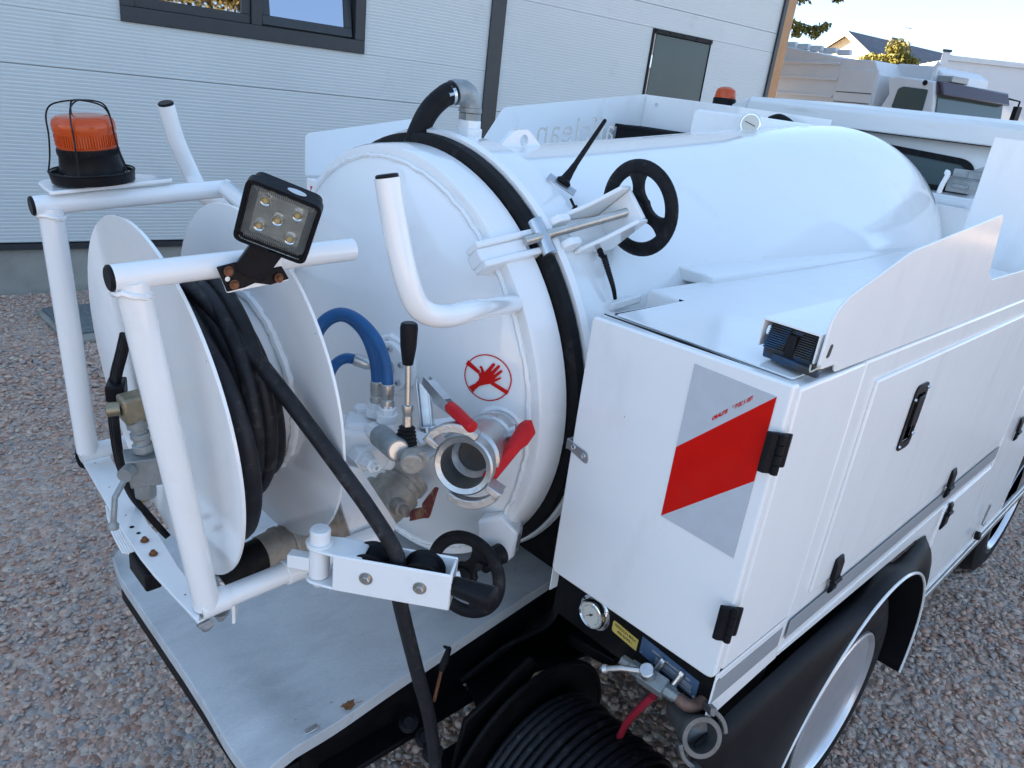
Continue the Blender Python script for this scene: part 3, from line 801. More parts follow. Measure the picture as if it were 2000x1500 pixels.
# ---- hydraulic valve block
vb = V((0.7150, 1.0559, 1.1539))
m = MB()
ex, ey, ez = V((.80, -.60, 0)), V((.60, .80, 0)), V((0, 0, 1))
m.box(vb, ex * .066, ey * .042, ez * .040)
m.box(vb + V((.0, .0, .034)) + ex * .016, ex * .046, ey * .034, ez * .016)
blk = m.build('valve_block', WHITE, T, .011, 50, 4)
m = MB(); m.rev([(0, .030), (.05, .027), (.058, .022)], vb + V((.0, .0, -.008)) - ey * .0 + ex * .015, (-.35, -.94, -.05), 24); m.build('valve_boss', WHITE, blk, .002)
m = MB(); m.rev([(-.05, .024), (.05, .024)], V((0.7000, 1.0885, 1.1239)) + V((.02, .03, 0)), ex, 20); m.build('valve_boss', WHITE, blk, .003)
for u_, n_ in ((V((0.7350, 1.0411, 1.2260)), 0), (V((0.7220, 0.9876, 1.2391)), 1)):
    m = MB(); m.rev([(-.016, .019), (.0, .019)], u_, (0, 0, 1), 20); m.rev([(0, .0155), (.010, .0155), (.0115, .012), (.016, .012)], u_, (0, 0, 1), 6); m.build('port_adapter', WHITE, blk, .0008)
m = MB(); m.rev([(0, .0155), (.009, .0155), (.011, .013)], V((0.7300, 1.0810, 1.2027)), (0, 0, 1), 6); m.build('port_plug', WHITE, blk, .0008)
m = MB(); w0 = V((0.7000, 0.9762, 1.2049)); w1 = V((0.6750, 0.8872, 1.2210)); m.rev([(-.03, .0165), (.006, .0165)], w0, w1 - w0, 24); m.build('spool_neck', WHITE, blk)
m = MB(); L_ = (w1 - w0).length; m.rev([(.004, .016), (.006, .0205), (L_ - .004, .0205), (L_, .018), (L_, .0)], w0, w1 - w0, 28); sp = m.build('spool_cap', GALV, blk)
m = MB(); m.rev([(L_ + .0005, .0155), (L_ + .0012, .0)], w0, w1 - w0, 24); m.build('cap_disc', ZINC, sp)
w0 = V((0.6900, 1.0285, 1.1461)); w1 = V((0.6650, 0.9293, 1.1703)); L_ = (w1 - w0).length
m = MB(); m.rev([(0, .020), (L_ * .42, .020), (L_ * .44, .016), (L_ * .62, .0155), (L_ * .63, .013), (L_ * .84, .013), (L_ * .85, .007), (L_, .007), (L_, .004), (L_ * .9, .004), (L_ * .9, 0)], w0, w1 - w0, 6); m.build('relief_screw', WHITE, blk, .001)
# shelf under the block
P = [V((0.6658, 1.0027, 1.1250)), V((0.7222, 1.0134, 1.1250)), V((0.8163, 1.0047, 1.1250)), V((0.8370, 1.1371, 1.1250)), V((0.6946, 1.1388, 1.1250))]
m = MB(); m.prism(P, (0, 0, -.007)); m.build('block_shelf', WHITE, T, .0015)
# lever with bellows
l0 = V((0.7000, 0.9017, 1.2079)); l1 = V((0.7030, 0.9033, 1.2528)); l2 = V((0.7050, 0.9161, 1.3589)); l3 = V((0.7060, 0.9211, 1.4296))
m = MB(); P = []
LB = (l1 - l0).length
for k in range(15):
    f = k / 14; P.append((f * LB, (.0215 * (1 - f) + .0115 * f) + (.002 if k % 2 else -.0008)))
m.rev(P, l0, l1 - l0, 24); bel = m.build('lever_bellows', RUBBER, blk, 0, 60)
m = MB(); m.rev([(0, .0085), (.018, .0085), (.019, .007), (.03, .010), (.036, .010), (.038, .006)], l1, l2 - l1, 6); m.tube([l1, l2 + (l3 - l2) * .2], .0048, 12); m.build('lever_rod', STEEL, blk)
m = MB(); LK = (l3 - l2).length; m.rev([(0, .0085), (.004, .0095), (LK * .45, .0135), (LK * .88, .0148), (LK * .97, .0135), (LK, .011), (LK, 0)], l2, l3 - l2, 24); m.build('lever_knob', PLASTIC, blk)
m = MB(); o_ = V((0.6900, 0.8676, 1.2067)); m.box(o_ + V((.01, .012, .0)), (.012, 0, .0), (0, .022, 0), (0, 0, .016)); m.rev([(-.012, .019), (.012, .019), (.014, .017), (.014, 0)], o_, (-.6, -.8, -.05), 20); m.build('lever_housing', BRONZE, blk, .002)
# hydraulic hoses with crimped ferrules
for pts, name in (([(737, 728), (722, 690), (700, 645), (672, 622), (640, 635), (610, 670)], 0), ([(758, 742), (750, 700), (728, 650), (690, 617), (650, 618), (618, 640)], 1), ):
    pass
hA = [V((0.7350, 1.0397, 1.2296)), V((0.7360, 1.0436, 1.2760)), V((0.7350, 1.0539, 1.3175)), V((0.7250, 1.0752, 1.3610)), V((0.7100, 1.1069, 1.3823)), V((0.6950, 1.1371, 1.3731)), V((0.6800, 1.1567, 1.3415)), V((0.6700, 1.1632, 1.2907))]
hB = [V((0.7220, 0.9882, 1.2449)), V((0.7240, 0.9939, 1.2917)), V((0.7230, 1.0055, 1.3312)), V((0.7150, 1.0269, 1.3682)), V((0.7000, 1.0587, 1.3932)), V((0.6850, 1.0928, 1.3971)), V((0.6650, 1.1148, 1.3779)), V((0.6500, 1.1175, 1.3485))]
for q in (hA, hB):
    m = MB(); m.tube(cat_rom(q[1:], 6), .0105, 14); hz = m.build('blue_hose', BLUEH, T)
    m = MB(); m.rev([(0.004, .0125), (.018, .0125), (.019, .0105), (.021, .0115), (.046, .0122), (.048, .010)], q[0], q[1] - q[0], 12); m.build('ferrule', STEEL, hz, .0006)
hC = [V((0.7600, 1.1053, 1.2833)), V((0.7450, 1.1211, 1.2887)), V((0.7300, 1.1399, 1.2888)), V((0.7100, 1.1445, 1.2781)), V((0.6900, 1.1337, 1.2566)), V((0.6800, 1.1255, 1.2096))]
m = MB(); m.tube(cat_rom(hC[1:], 6), .0100, 14); hz = m.build('blue_hose', BLUEH, T)
m = MB(); m.rev([(-.004, .009), (.004, .0115), (.028, .0125), (.03, .010)], hC[0], hC[1] - hC[0], 14); m.build('ferrule', STEEL, hz)

# ---- toggle latch on its plate
P = [V((0.7384, 0.9236, 1.2150)), V((0.7307, 0.8985, 1.2150)), V((0.8406, 0.9153, 1.2150)), V((0.8525, 0.9594, 1.2150)), V((0.7839, 0.9722, 1.2150))]
m = MB(); m.prism(P, (0, 0, -.008)); lp = m.build('latch_plate', WHITE, T, .003)
m = MB(); P = [V((0.7320, 0.9225, 1.1900)), V((0.7423, 0.8875, 1.1900)), V((0.8577, 0.9321, 1.1900)), V((0.8266, 0.9624, 1.1900))]; m.prism(P, (0, 0, -.008)); m.build('lower_latch_plate', WHITE, T, .003)
t0 = V((0.7750, 0.9351, 1.2080)); t1 = V((0.7800, 0.9673, 1.2958))
m = MB(); up = (t1 - t0).normalized(); tv, tw = V((.72, -.69, 0)), V((.69, .72, 0))
m.box(t0 + up * .05 - tv * .010, tv * .0018, tw * .011, up * .045); m.box(t0 + up * .052 + tv * .010, tv * .0018, tw * .011, up * .045)
m.box(t0 + up * .05, tv * .008, tw * .0015, up * .04); m.rev([(-.004, .017), (.012, .017), (.014, .015)], t0, up, 20)
lt = m.build('toggle_latch', ZINC, lp, .001)
a_ = V((0.7750, 0.9529, 1.3050)); b_ = V((0.7650, 0.8696, 1.2878)); c_ = V((0.7550, 0.7971, 1.2805))
dd = (b_ - a_).normalized(); sd2 = V((0, 0, 1)).cross(dd).normalized(); u2 = dd.cross(sd2)
m = MB()
for s_ in (-.007, .0065):
    P = [a_ - u2 * .008, a_ + u2 * .008, a_ + dd * .02 + u2 * .009, b_ + u2 * .007, b_ + dd * .01 - u2 * .008, a_ + dd * .045 - u2 * .018, a_ + dd * .038 - u2 * .012]
    m.prism([p + sd2 * s_ for p in P], sd2 * .0016)
m.box((a_ + b_) / 2 + u2 * .0075, dd * .03, sd2 * .007, u2 * .001)
m.build('latch_arm', ZINC, lt, .0005)
m = MB(); L_ = (c_ - b_).length; m.rev([(-.004, .0085), (.0, .0105), (L_ * .3, .0112), (L_ * .7, .0102), (L_ * .95, .0105), (L_, .007), (L_ + .001, 0)], b_, c_ - b_, 16); m.build('latch_grip', REDP, lt)

# ---- bronze drain valve low on the door
d0 = V((0.7900, 1.0817, 0.9669)); d1 = V((0.8700, 1.0987, 1.0130))
m = MB(); dn_ = (d1 - d0).normalized(); L_ = (d1 - d0).length
m.rev([(-.02, .038), (.01, .046), (L_ * .45, .050), (L_ * .5, .053), (L_ * .58, .053), (L_ * .6, .045), (L_ * .75, .044), (L_ * .78, .049), (L_, .049)], d0, dn_, 24)
dv = m.build('drain_valve', BRONZE, T, .0015)
m = MB(); q0 = V((0.8000, 1.0391, 0.9919)); q1 = V((0.7900, 0.9757, 1.0074)); m.rev([(-.03, .02), (.0, .018), (.02, .016), (.022, .011), (.04, .011)], q0, q1 - q0, 16); m.build('valve_stem', BRONZE, dv)
m = MB(); r0 = V((0.7900, 0.9881, 0.9985)); r1 = V((0.7850, 0.9366, 1.0356)); r2 = V((0.7850, 0.9106, 1.1020))
e1 = V((.05, .02, .02)).normalized() * .009
m.prism([r0 + V((0, 0, -.012)), r1 + V((0, 0, -.012)), r1 + V((0, 0, .010)), r0 + V((0, 0, .012))], (.012, .008, 0))
m.prism([r1 + V((0, .004, -.014)), r1 + V((0, -.012, -.006)), r2 + V((0, -.004, 0)), r2 + V((0, .008, -.004)), r1 + V((0, .012, .014))], (.010, .006, 0))
m.build('drain_lever', RUSTR, dv, .003, props={'label': 'rusted dark red drain valve lever'})
# big suction pipe with camlock running under the reel
p0 = V((0.4594, 1.1000, 0.9224)); p1 = V((0.4978, 1.1000, 0.9376)); p2 = V((0.5835, 1.1000, 0.9515)); p3 = V((0.6826, 1.1100, 0.9468)); p4 = V((0.7846, 1.1200, 0.9611))
ax = (p2 - p0).normalized()
m = MB(); m.tube([p0, p1, p1 + (p2 - p1) * .65], .034, 24); m.build('drain_hose', RUBBER, T)
m = MB(); q = p1 + (p2 - p1) * .45; m.rev([(0, .036), (.03, .038), (.032, .041), (.042, .041), (.044, .037), (.055, .037), (.056, .041), (.066, .041), (.068, .036), (.10, .034)], q, p3 - p1, 28); m.build('camlock_fitting', BRONZE, T)
m = MB(); m.rev([(.0, .033), (.03, .033), (.034, .045), (.05, .045), (.054, .035), (.09, .036), (.13, .040), (.135, .046), (.16, .046)], p3 - (p3 - p2) * .3, p4 - p3, 24); m.build('check_valve', BRONZE, T)
m = MB(); m.rev([(0, .042), (.05, .042), (.05, .05), (.065, .05)], V((0.6663, 1.1600, 0.9007)), (1, .25, .1), 20); m.build('pipe_flange', BRONZE, T, .002)
m = MB(); m.rev([(-.008, .030), (.004, .030)], p0, ax, 20); m.build('hose_end_ring', STEEL, T)

# ================================================================== hose reel and its frame
tl = .10
EX = V((cos(tl), 0, sin(tl))); EZ = V((-sin(tl), 0, cos(tl)))
RC = V((.40, 1.175, 1.255)); RR = .302
def rl(a, y, z): return RC + EX * a + DY * y + EZ * z
m = MB()
m.rev([(.0, .155), (.160, .155)], RC, EX, 48)
reel = m.build('hose_reel', GLOSS, T)
def flange(a, hole, name):
    mm = MB(); n = 96
    out = circle(RC + EX * a, EX, RR, n)
    mm.prism(out, EX * .005, [circle(RC + EX * a, EX, hole, 32)] if hole else [])
    return mm.build(name, GLOSS, reel, .0012, 40)
flange(-.003, .075, 'reel_flange'); flange(.160, 0, 'reel_flange')
u_, w_ = perp(EX)
m = MB(); K = 110
m.tube([RC + EX * (.156 - .002 * random.random()) + (u_ * cos(a) + w_ * sin(a)) * (.160 + .004 * random.random()) for a in [2 * pi * i / K for i in range(K)]], [.006 + .003 * random.random() for i in range(K)], 7, closed=True)
m.build('weld_bead', GLOSS, reel)
# axle and swivel on the rear
m = MB(); m.rev([(-.018, .022), (-.006, .024), (-.0055, .07), (-.0035, .07)], RC, EX, 24); m.build('reel_axle', GLOSS, reel)

# frame tubes
RT0, RT1 = V((0.2837, 0.9700, 1.5261)), V((0.6250, 0.9700, 1.5424))
LT0, LT1 = V((0.3246, 1.5000, 1.5140)), V((0.6689, 1.5000, 1.5431))
RB0, RB1 = V((0.3696, 0.9700, 0.9868)), V((0.7151, 0.9700, 1.0005))
LB0, LB1 = V((0.3590, 1.5200, 1.0125)), V((0.5350, 1.5200, 1.0460))
RPt, RPb = V((0.3058, 0.9700, 1.5210)), V((0.3834, 0.9700, 0.9883))
LPt, LPb = V((0.3501, 1.5000, 1.5118)), V((0.3735, 1.5200, 1.0168))
m = MB()
m.tube([RT0, RT1], .0172, 20); m.tube([LT0, LT1, LT1], .0172, 20)
m.tube([LT1 - (LT1 - LT0).normalized() * .004, V((.555, .985, 1.533))], .0172, 20)
m.rev([(-.004, .0172), (0, .0185), (.004, .0172)], LT1, LT1 - LT0, 20)
m.tube([RB0, RB1], .0180, 20); m.tube([LB0, LB0 + V((.16, 0, .005))], .0175, 20)
m.tube([RPb, RPt], .0205, 24); m.tube([LPb, LPt], .0205, 24)
s0_ = RB0 + (RB1 - RB0) * .0; m.tube([s0_, RB0 + (RB1 - RB0) * .13], .0205, 20)
frame = m.build('reel_frame', GLOSS, T)
for p, q in ((RT0, RT1), (LT0, LT1)):
    m = MB(); m.rev([(0, .0168), (.003, .0168), (.005, .0145), (.005, 0)], p, p - q, 24); m.build('end_cap', PLASTIC, frame)
m = MB(); m.rev([(0.0005, .0075), (.001, 0)], RB0, RB0 - RB1, 18); m.build('drain_hole', PLASTIC, frame)
# weld gussets at the post tops
for p, tdir in ((RPt, RT1 - RT0), (LPt, LT1 - LT0)):
    m = MB(); ring = []
    for k in range(40):
        a = 2 * pi * k / 40; ring.append(p + V((0, 0, -.016)) + V((cos(a) * .021, sin(a) * .021, .003 * sin(2 * a) + .002 * random.random())))
    m.tube(ring, .0042, 7, closed=True); m.build('weld_bead', GLOSS, frame)
# flat cross bar at the bottom
lo = [(0.3679, 1.5506, 0.9830), (0.3486, 1.2532, 0.9830), (0.3464, 1.1556, 0.9830), (0.3478, 1.0942, 0.9830), (0.3586, 0.9438, 0.9830)]
hi = [(0.4212, 1.5614, 0.9830), (0.3932, 1.2499, 0.9830), (0.3946, 1.1994, 0.9830), (0.3869, 1.0963, 0.9830), (0.3871, 0.9988, 0.9830)]
m = MB(); m.prism([V(p) for p in lo] + [V(p) for p in reversed(hi)], (0, 0, -.006)); bar = m.build('cross_bar', GLOSS, T, .0012)
m = MB(); a = V((0.3643, 0.9587, 0.9720)); b_ = V((0.4203, 0.9658, 0.9720)); w3 = V((.03, .03, 0))
m.prism([a, b_, b_ + V((.02, .03, 0)), a + V((.02, .03, 0))], (0, 0, -.005)); m.prism([b_, b_ + V((.02, .03, 0)), b_ + V((.02, .025, -.01)), b_ + V((.0, 0, -.038))], (.005, -.003, 0))
m.build('angle_bracket', GLOSS, bar, .001)
for q in ((0.3687, 1.1976, 0.9840), (0.3666, 1.1509, 0.9840)):
    m = MB(); hexbolt(m, q, (0, 0, 1), .0045, .006); m.build('rusty_bolt', RUST, bar)
for q, r in (((0.3659, 1.2528, 0.9835), .0042), ((0.3686, 1.2274, 0.9835), .0038), ((0.3851, 1.5237, 0.9835), .0015), ((0.3780, 1.4130, 0.9835), .0015), ((0.3700, 1.2970, 0.9835), .0015), ((0.3678, 1.0178, 0.9835), .0015)):
    m = MB(); m.rev([(0, r), (.0004, 0)], q, (0, 0, 1), 12); m.build('drilled_hole', PLASTIC, bar)
m = MB(); hexbolt(m, V((0.3738, 0.9550, 0.9650)), (0, 0, -1), .008, .010); hexbolt(m, V((0.4050, 0.9701, 0.9620)), (0, 0, -1), .008, .012); m.build('bracket_bolt', ZINC, bar)
# tail lamp and cable hanging under the bar
m = MB(); c0 = V((0.3650, 1.1950, 0.9250)); m.box(c0, (.014, 0, 0), (0, .042, 0), (0, 0, .018)); m.build('number_plate_lamp', PLASTIC, bar, .004)
m = MB()
for k in range(5):
    a = V((0.3745, 1.4422, 0.9300)) + V((.004 * k + .004, -.004 * k, -.004)); b_ = V((0.3709, 1.3303, 0.8800)) + V((.004 * k, -.004 * k, .0))
    m.tube(cat_rom([a, (a + b_) / 2 + V((-.006, 0, .0)), b_], 5), .0035, 6)
m.build('ribbed_cable_cover', WHITE, bar)
m = MB(); m.box(V((0.4147, 1.3616, 0.9700)), (.01, .002, 0), (-.004, .010, 0), (0, 0, .004)); m.build('yellow_tape', mat('yellow_tape', (.42, .30, .03), .5, var=.2, vscale=40), bar)
cbl = [V((0.3800, 1.2500, 1.3492)), V((0.3745, 1.2600, 1.3153)), V((0.3647, 1.2700, 1.2675)), V((0.3602, 1.2800, 1.2075)), V((0.3626, 1.2900, 1.1535)), V((0.3698, 1.3000, 1.0908)), V((0.3873, 1.3100, 1.0163)), V((0.4059, 1.3000, 0.9763)), V((0.4299, 1.2700, 0.9327))]
m = MB(); path = cat_rom(cbl, 6); 
for off in (-.008, 0, .008): m.tube([p + V((.004 * off * 100 * .2, -off, 0)) for p in path], .0062, 10)
m.build('cable_strap', RUBBER, T)
m = MB(); c0 = V((0.3635, 1.2650, 1.2508)); m.box(c0, (.013, -.006, 0), (.010, .022, 0), (0, 0, .014)); m.build('strap_buckle', PLASTIC, T, .003)
# loose wires at the far end of the bar
m = MB(); 
for k in range(2): m.tube(cat_rom([V((0.3630, 1.5500, 1.0155)) + V((0, 0, .004 * k)), V((0.3639, 1.5700, 0.9848)), V((0.3670, 1.5600, 0.9644)) + V((.004 * k, 0, 0)), V((0.3777, 1.5400, 0.9647))], 5), .0025, 6)
m.build('lamp_wire', PLASTIC, T)
# brass swivel and ball valve
b0 = V((0.3687, 1.2000, 1.2423)); 
m = MB(); m.box(b0, (.020, 0, .002), (0, .019, 0), (-.002, 0, .023)); sw = m.build('swivel_elbow', BRASS, T, .005, 40, 3)
m = MB(); m.rev([(0, .012), (.02, .012), (.022, .009)], b0 + V((-.018, .004, 0)), (-1, .5, -.1), 14); m.build('swivel_plug', BRASS, sw)
b1 = V((0.3797, 1.1900, 1.1392)); dn2 = (b1 - b0).normalized(); L_ = (b1 - b0).length
m = MB(); m.rev([(.02, .018), (.036, .018), (.037, .013), (.045, .013), (.046, .0165), (.055, .0165), (.056, .0135), (.066, .0135), (.067, .017), (.08, .017), (.081, .013), (L_, .013)], b0, dn2, 12); m.build('swivel_nipple', GALV, sw, .0008)
m = MB(); v1 = V((0.3728, 1.1900, 1.1342)); m.box(v1, (.024, -.006, .0), (.006, .024, 0), (-.003, 0, .026)); m.rev([(.02, .018), (.055, .018), (.058, .015)], v1, (.03, 0, -1), 8); vl = m.build('ball_valve', GALV, sw, .002)
m = MB(); h0 = V((0.3408, 1.1650, 1.1428)); h1 = V((0.3144, 1.1500, 1.1135)); h2 = V((0.3084, 1.1500, 1.0643)); m.rev([(0, .012), (.02, .012)], V((0.3465, 1.1700, 1.1454)), (-.7, -.7, 0), 12); m.tube([h0, h1, h2], .0048, 10); m.rev([(-.007, .004), (0, .009), (.006, .009), (.009, .004)], h2, h2 - h1, 12); m.build('valve_handle', GALV, vl)

# plate that carries the frame on the door
P = [V((0.6020, 0.9850, 1.1720)), V((0.6696, 0.9850, 1.1427)), V((0.7574, 0.9850, 0.9976)), V((0.7510, 0.9850, 0.9697)), V((0.7206, 0.9850, 0.9648)), V((0.6603, 0.9850, 0.9956))]
m = MB(); m.prism(P, (0, .008, 0)); m.build('frame_plate', WHITE, frame, .0015)

# ---- beacon on the frame
bp0 = V((0.4299, 1.5200, 1.5546))
P = [V((0.3482, 1.5013, 1.5450)), V((0.3522, 1.4699, 1.5400)), V((0.5333, 1.5219, 1.5530)), V((0.5510, 1.6403, 1.5530)), V((0.3857, 1.5588, 1.5480))]
m = MB(); P = [rl(-.11, .255, .30), rl(-.11, .36, .30), rl(.06, .37, .30), rl(.14, .28, .30), rl(.14, .25, .30)]
bc = bp0
P = [bc + EX * a + DY * b_ - EZ * .004 for a, b_ in ((-.085, -.045), (-.08, .07), (.055, .085), (.13, .0), (.13, -.03))]
m.prism(roundpoly(P, [.01, .03, .03, .02, .01]), EZ * -.007); m.build('beacon_plate', GLOSS, frame, .002)
BK0 = len(bpy.data.objects)
m = MB(); m.rev([(0, .077), (.018, .079), (.020, .075), (.012, .073), (.012, .062), (.018, .060), (.05, .0555), (.052, .0565), (.066, .0565), (.066, .052)], bc, EZ, 44); bcn = m.build('beacon', PLASTIC, frame)
m = MB(); 
for k in range(60):
    a = 2 * pi * k / 60
    if k % 15 in (0, 1, 2): continue
    d = EX * cos(a) + DY * sin(a)
    m.box(bc + d * .0567 + EZ * .059, d * .0006, EZ.cross(d) * .0017, EZ * .0045)
m.build('vent_slot', mat('vent_dark', (.003, .003, .003), .9), bcn, props={'kind': 'stuff'})
m = MB()
pr = [(.066, .0535), (.070, .0535)]
m.rev(pr + [(.072, .0545), (.094, .0555), (.100, .0575), (.112, .0575), (.120, .055), (.126, .048), (.1275, .040), (.1275, 0)], bc, EZ, 64); ln_ = m.build('beacon_lens', AMBER, bcn)
m = MB()
for k in range(72):
    a = 2 * pi * k / 72; d = EX * cos(a) + DY * sin(a)
    m.box(bc + d * .0555 + EZ * .082, d * .0012, EZ.cross(d) * .0012, EZ * .011)
m.build('lens_rib', AMBER, ln_, props={'kind': 'stuff'})
m = MB()
for k in range(6):
    a = 2 * pi * k / 6 + .2; d = EX * cos(a) + DY * sin(a)
    m.rev([(0, .0), (.004, .017), (.008, .019)], bc + d * .028 + EZ * .088, d, 16)
m.build('reflector_cup', LENSIN, ln_, props={'kind': 'stuff'})
m = MB(); ringp = [bc + EZ * .021 + (EX * cos(a) + DY * sin(a)) * .0785 for a in [2 * pi * k / 48 for k in range(48)]]; m.tube(ringp, .0019, 8, closed=True)
topc = bc + EZ * .156
for k in range(5):
    a = 2 * pi * k / 5 + .35; d = EX * cos(a) + DY * sin(a)
    m.tube(cat_rom([bc + d * .078 + EZ * .021, bc + d * .070 + EZ * .05, bc + d * .064 + EZ * .09, bc + d * .062 + EZ * .125, bc + d * .052 + EZ * .145, bc + d * .03 + EZ * .153, topc], 5), .0017, 8)
m.rev([(0, .010), (.002, .010)], topc - EZ * .001, EZ, 16); m.build('wire_cage', IRON, bcn)
m = MB()
for k in range(3):
    a = 2 * pi * k / 3 + 3.6; d = EX * cos(a) + DY * sin(a); m = MB(); hexbolt(m, bc + d * .0675 + EZ * .012, EZ, .006, .006); m.build('base_bolt', ZINC, bcn)
def scale_tree(o, c, f):
    for v in o.data.vertices: v.co *= f
    w = WLOC[o.name]; WLOC[o.name] = c + (w - c) * f
    for ch in o.children: scale_tree(ch, c, f)
def relocate(o):
    o.location = WLOC[o.name] - WLOC[o.parent.name]
    for ch in o.children: relocate(ch)
scale_tree(bcn, bc, .88); relocate(bcn)

# ---- LED work lamp
LC = V((.453, .880, 1.6016))
lx = V((.775, -.558, -.296)).normalized(); ly = V((-.005, .463, -.887)); ly = (ly - lx * ly.dot(lx)).normalized(); lz = ly.cross(lx)
def lp_(x, y, z=0): return LC + lx * x + ly * y + lz * z
if lz.dot(V((0, 0, 1.8)) - LC) < 0: lz = -lz
hw, hh = .0478, .0478
m = MB()
out = roundpoly([lp_(-hw, -hh), lp_(hw, -hh), lp_(hw, hh), lp_(-hw, hh)], .012, 6); inn = roundpoly([lp_(-hw + .005, -hh + .005), lp_(hw - .005, -hh + .005), lp_(hw - .005, hh - .005), lp_(-hw + .005, hh - .005)], .008, 6)
m.prism([p - lz * .022 for p in out], lz * .0145, [[p - lz * .022 for p in inn]])
m.prism([p - lz * .040 for p in roundpoly([lp_(-hw + .004, -hh + .004), lp_(hw - .004, -hh + .004), lp_(hw - .004, hh - .004), lp_(-hw + .004, hh - .004)], .012, 6)], lz * .019)
led = m.build('work_lamp', PLASTIC, frame, .0015)
m = MB(); m.prism([p - lz * .021 for p in roundpoly([lp_(-hw + .0065, -hh + .0065), lp_(hw - .0065, -hh + .0065), lp_(hw - .0065, hh - .0065), lp_(-hw + .0065, hh - .0065)], .008, 4)], lz * .002)
rf = m.build('lamp_reflector', LEDREF, led)
m = MB()
for i in range(-16, 17):
    if abs(i) <= 10: m.box(lp_(i * .0028, 0, -.0185), lx * .0003, ly * (hh - .016), lz * .0004)
for i in range(-6, 7):
    m.box(lp_(0, i * .005, -.0183), lx * (hw - .016), ly * .0002, lz * .0003)
m.build('reflector_rib', STEEL, led, props={'kind': 'stuff'})
m = MB()
for y0, y1 in ((-hh + .0068, -hh + .016), (hh - .016, hh - .0068)):
    for i in range(30):
        x = -hw + .012 + (2 * hw - .024) * i / 29
        m.box(lp_(x, (y0 + y1) / 2, -.0165), lx * .0007, ly * abs(y1 - y0) / 2, lz * .0012)
for x0, x1 in ((-hw + .0068, -hw + .016), (hw - .016, hw - .0068)):
    for i in range(30):
        y = -hh + .012 + (2 * hh - .024) * i / 29
        m.box(lp_((x0 + x1) / 2, y, -.0165), lx * abs(x1 - x0) / 2, ly * .0007, lz * .0012)
m.build('lens_grid', GALV, led, props={'kind': 'stuff'})
for x, y in ((-.021, -.021), (.021, -.017), (-.001, .001), (-.021, .019), (.020, .022)):
    m = MB(); m.rev([(0, .0085), (.004, .0082), (.0042, .0065), (.001, .003), (.001, 0)], lp_(x, y, -.019), lz, 20); c_ = m.build('led_cup', CHROME, led)
    m = MB(); m.rev([(0, .0038), (.004, .0034), (.006, .0015), (.006, 0)], lp_(x, y, -.019), lz, 12); m.build('led_chip', LEDCH, c_)
m = MB(); m.prism([p - lz * .0095 for p in roundpoly([lp_(-hw + .006, -hh + .006), lp_(hw - .006, -hh + .006), lp_(hw - .006, hh - .006), lp_(-hw + .006, hh - .006)], .008, 4)], lz * .002); m.build('lamp_glass', GLASS, led, 0, 0)
m = MB(); oc = lp_(.012, -hh, -.018); q = [oc - ly * .0005 + lx * (.012 * cos(a)) + lz * (.005 * sin(a)) for a in [2 * pi * k / 24 for k in range(24)]]; m.prism(q, ly * -.0006); m.build('maker_badge', RETWH, led)
# bracket
mp = V((0.4557, 0.9450, 1.5146))
m = MB(); A = [V((0.4052, 0.9450, 1.5368)), V((0.4941, 0.9450, 1.5426)), V((0.5074, 0.9450, 1.5101)), V((0.4180, 0.9450, 1.5002))]
m.prism(A, (0, .004, 0)); m.build('lamp_mount_plate', GLOSS, frame, .001)
m = MB(); A2 = [V((0.4034, 0.9425, 1.5376)), V((0.4298, 0.9425, 1.5426)), V((0.4567, 0.9425, 1.5208)), V((0.4791, 0.9425, 1.5299)), V((0.4958, 0.9425, 1.5322)), V((0.5068, 0.9425, 1.5130)), V((0.4790, 0.9425, 1.5066)), V((0.4566, 0.9425, 1.5115)), V((0.4420, 0.9425, 1.5064)), V((0.4169, 0.9425, 1.5024))]
m.prism(A2, (0, .003, 0))
q0 = V((0.4484, 0.9400, 1.5328)); q1 = lp_(0, hh * .75, -.03)
m.box((q0 + q1) / 2 + ly * .004, lx * .021, (q1 - q0) * .5, lz * .012)
m.build('lamp_bracket', PLASTIC, led, .003)
for q in ((0.4179, 0.9400, 1.5316), (0.4252, 0.9400, 1.5129), (0.4892, 0.9400, 1.5166)):
    m = MB(); hexbolt(m, q, (0, -1, .15), .0042, .005); m.build('rusty_bolt', RUST, led)
m = MB(); m.rev([(0, .0035), (.0006, 0)], V((0.4170, 0.9415, 1.5209)), (0, -1, 0), 10); m.build('slot_hole', GLOSS, led)

# ================================================================== swinging hose guide
gd_ = 1.145
pt = V((0.5152, 0.8733, 1.1009)); gx = V((0.6453, 0.6936, 1.1190)) - V((0.5254, 0.8404, 1.1027)); gx.z = 0; gx = gx.normalized(); gy = V((0, 0, 1)).cross(gx)   # gy away from viewer
if gy.y < 0: gy = -gy
gO = V((0.5234, 0.8340, 1.1016)); gO.z = 1.105
GL = .187; GW = .052; GH = .066
def gp(a, b_, c): return gO + gx * a + gy * b_ + V((0, 0, c))
m = MB(); th = .005
m.prism([gp(0, 0, 0), gp(GL, 0, 0), gp(GL, 0, -GH), gp(0, 0, -GH)], gy * th); m.prism([gp(0, GW - th, 0), gp(GL, GW - th, 0), gp(GL, GW - th, -GH), gp(0, GW - th, -GH)], gy * th)
m.prism([gp(GL - th, th, 0), gp(GL - th, GW - th, 0), gp(GL - th, GW - th, -GH), gp(GL - th, th, -GH)], gx * th)
m.prism(roundpoly([gp(-.05, .006, .0), gp(-.05, GW - .006, .0), gp(.0, GW, .0), gp(.045, GW - th, .0), gp(.045, th, .0), gp(.0, .0, 0)], [.02, .02, 0, 0, 0, 0]), (0, 0, -.005))
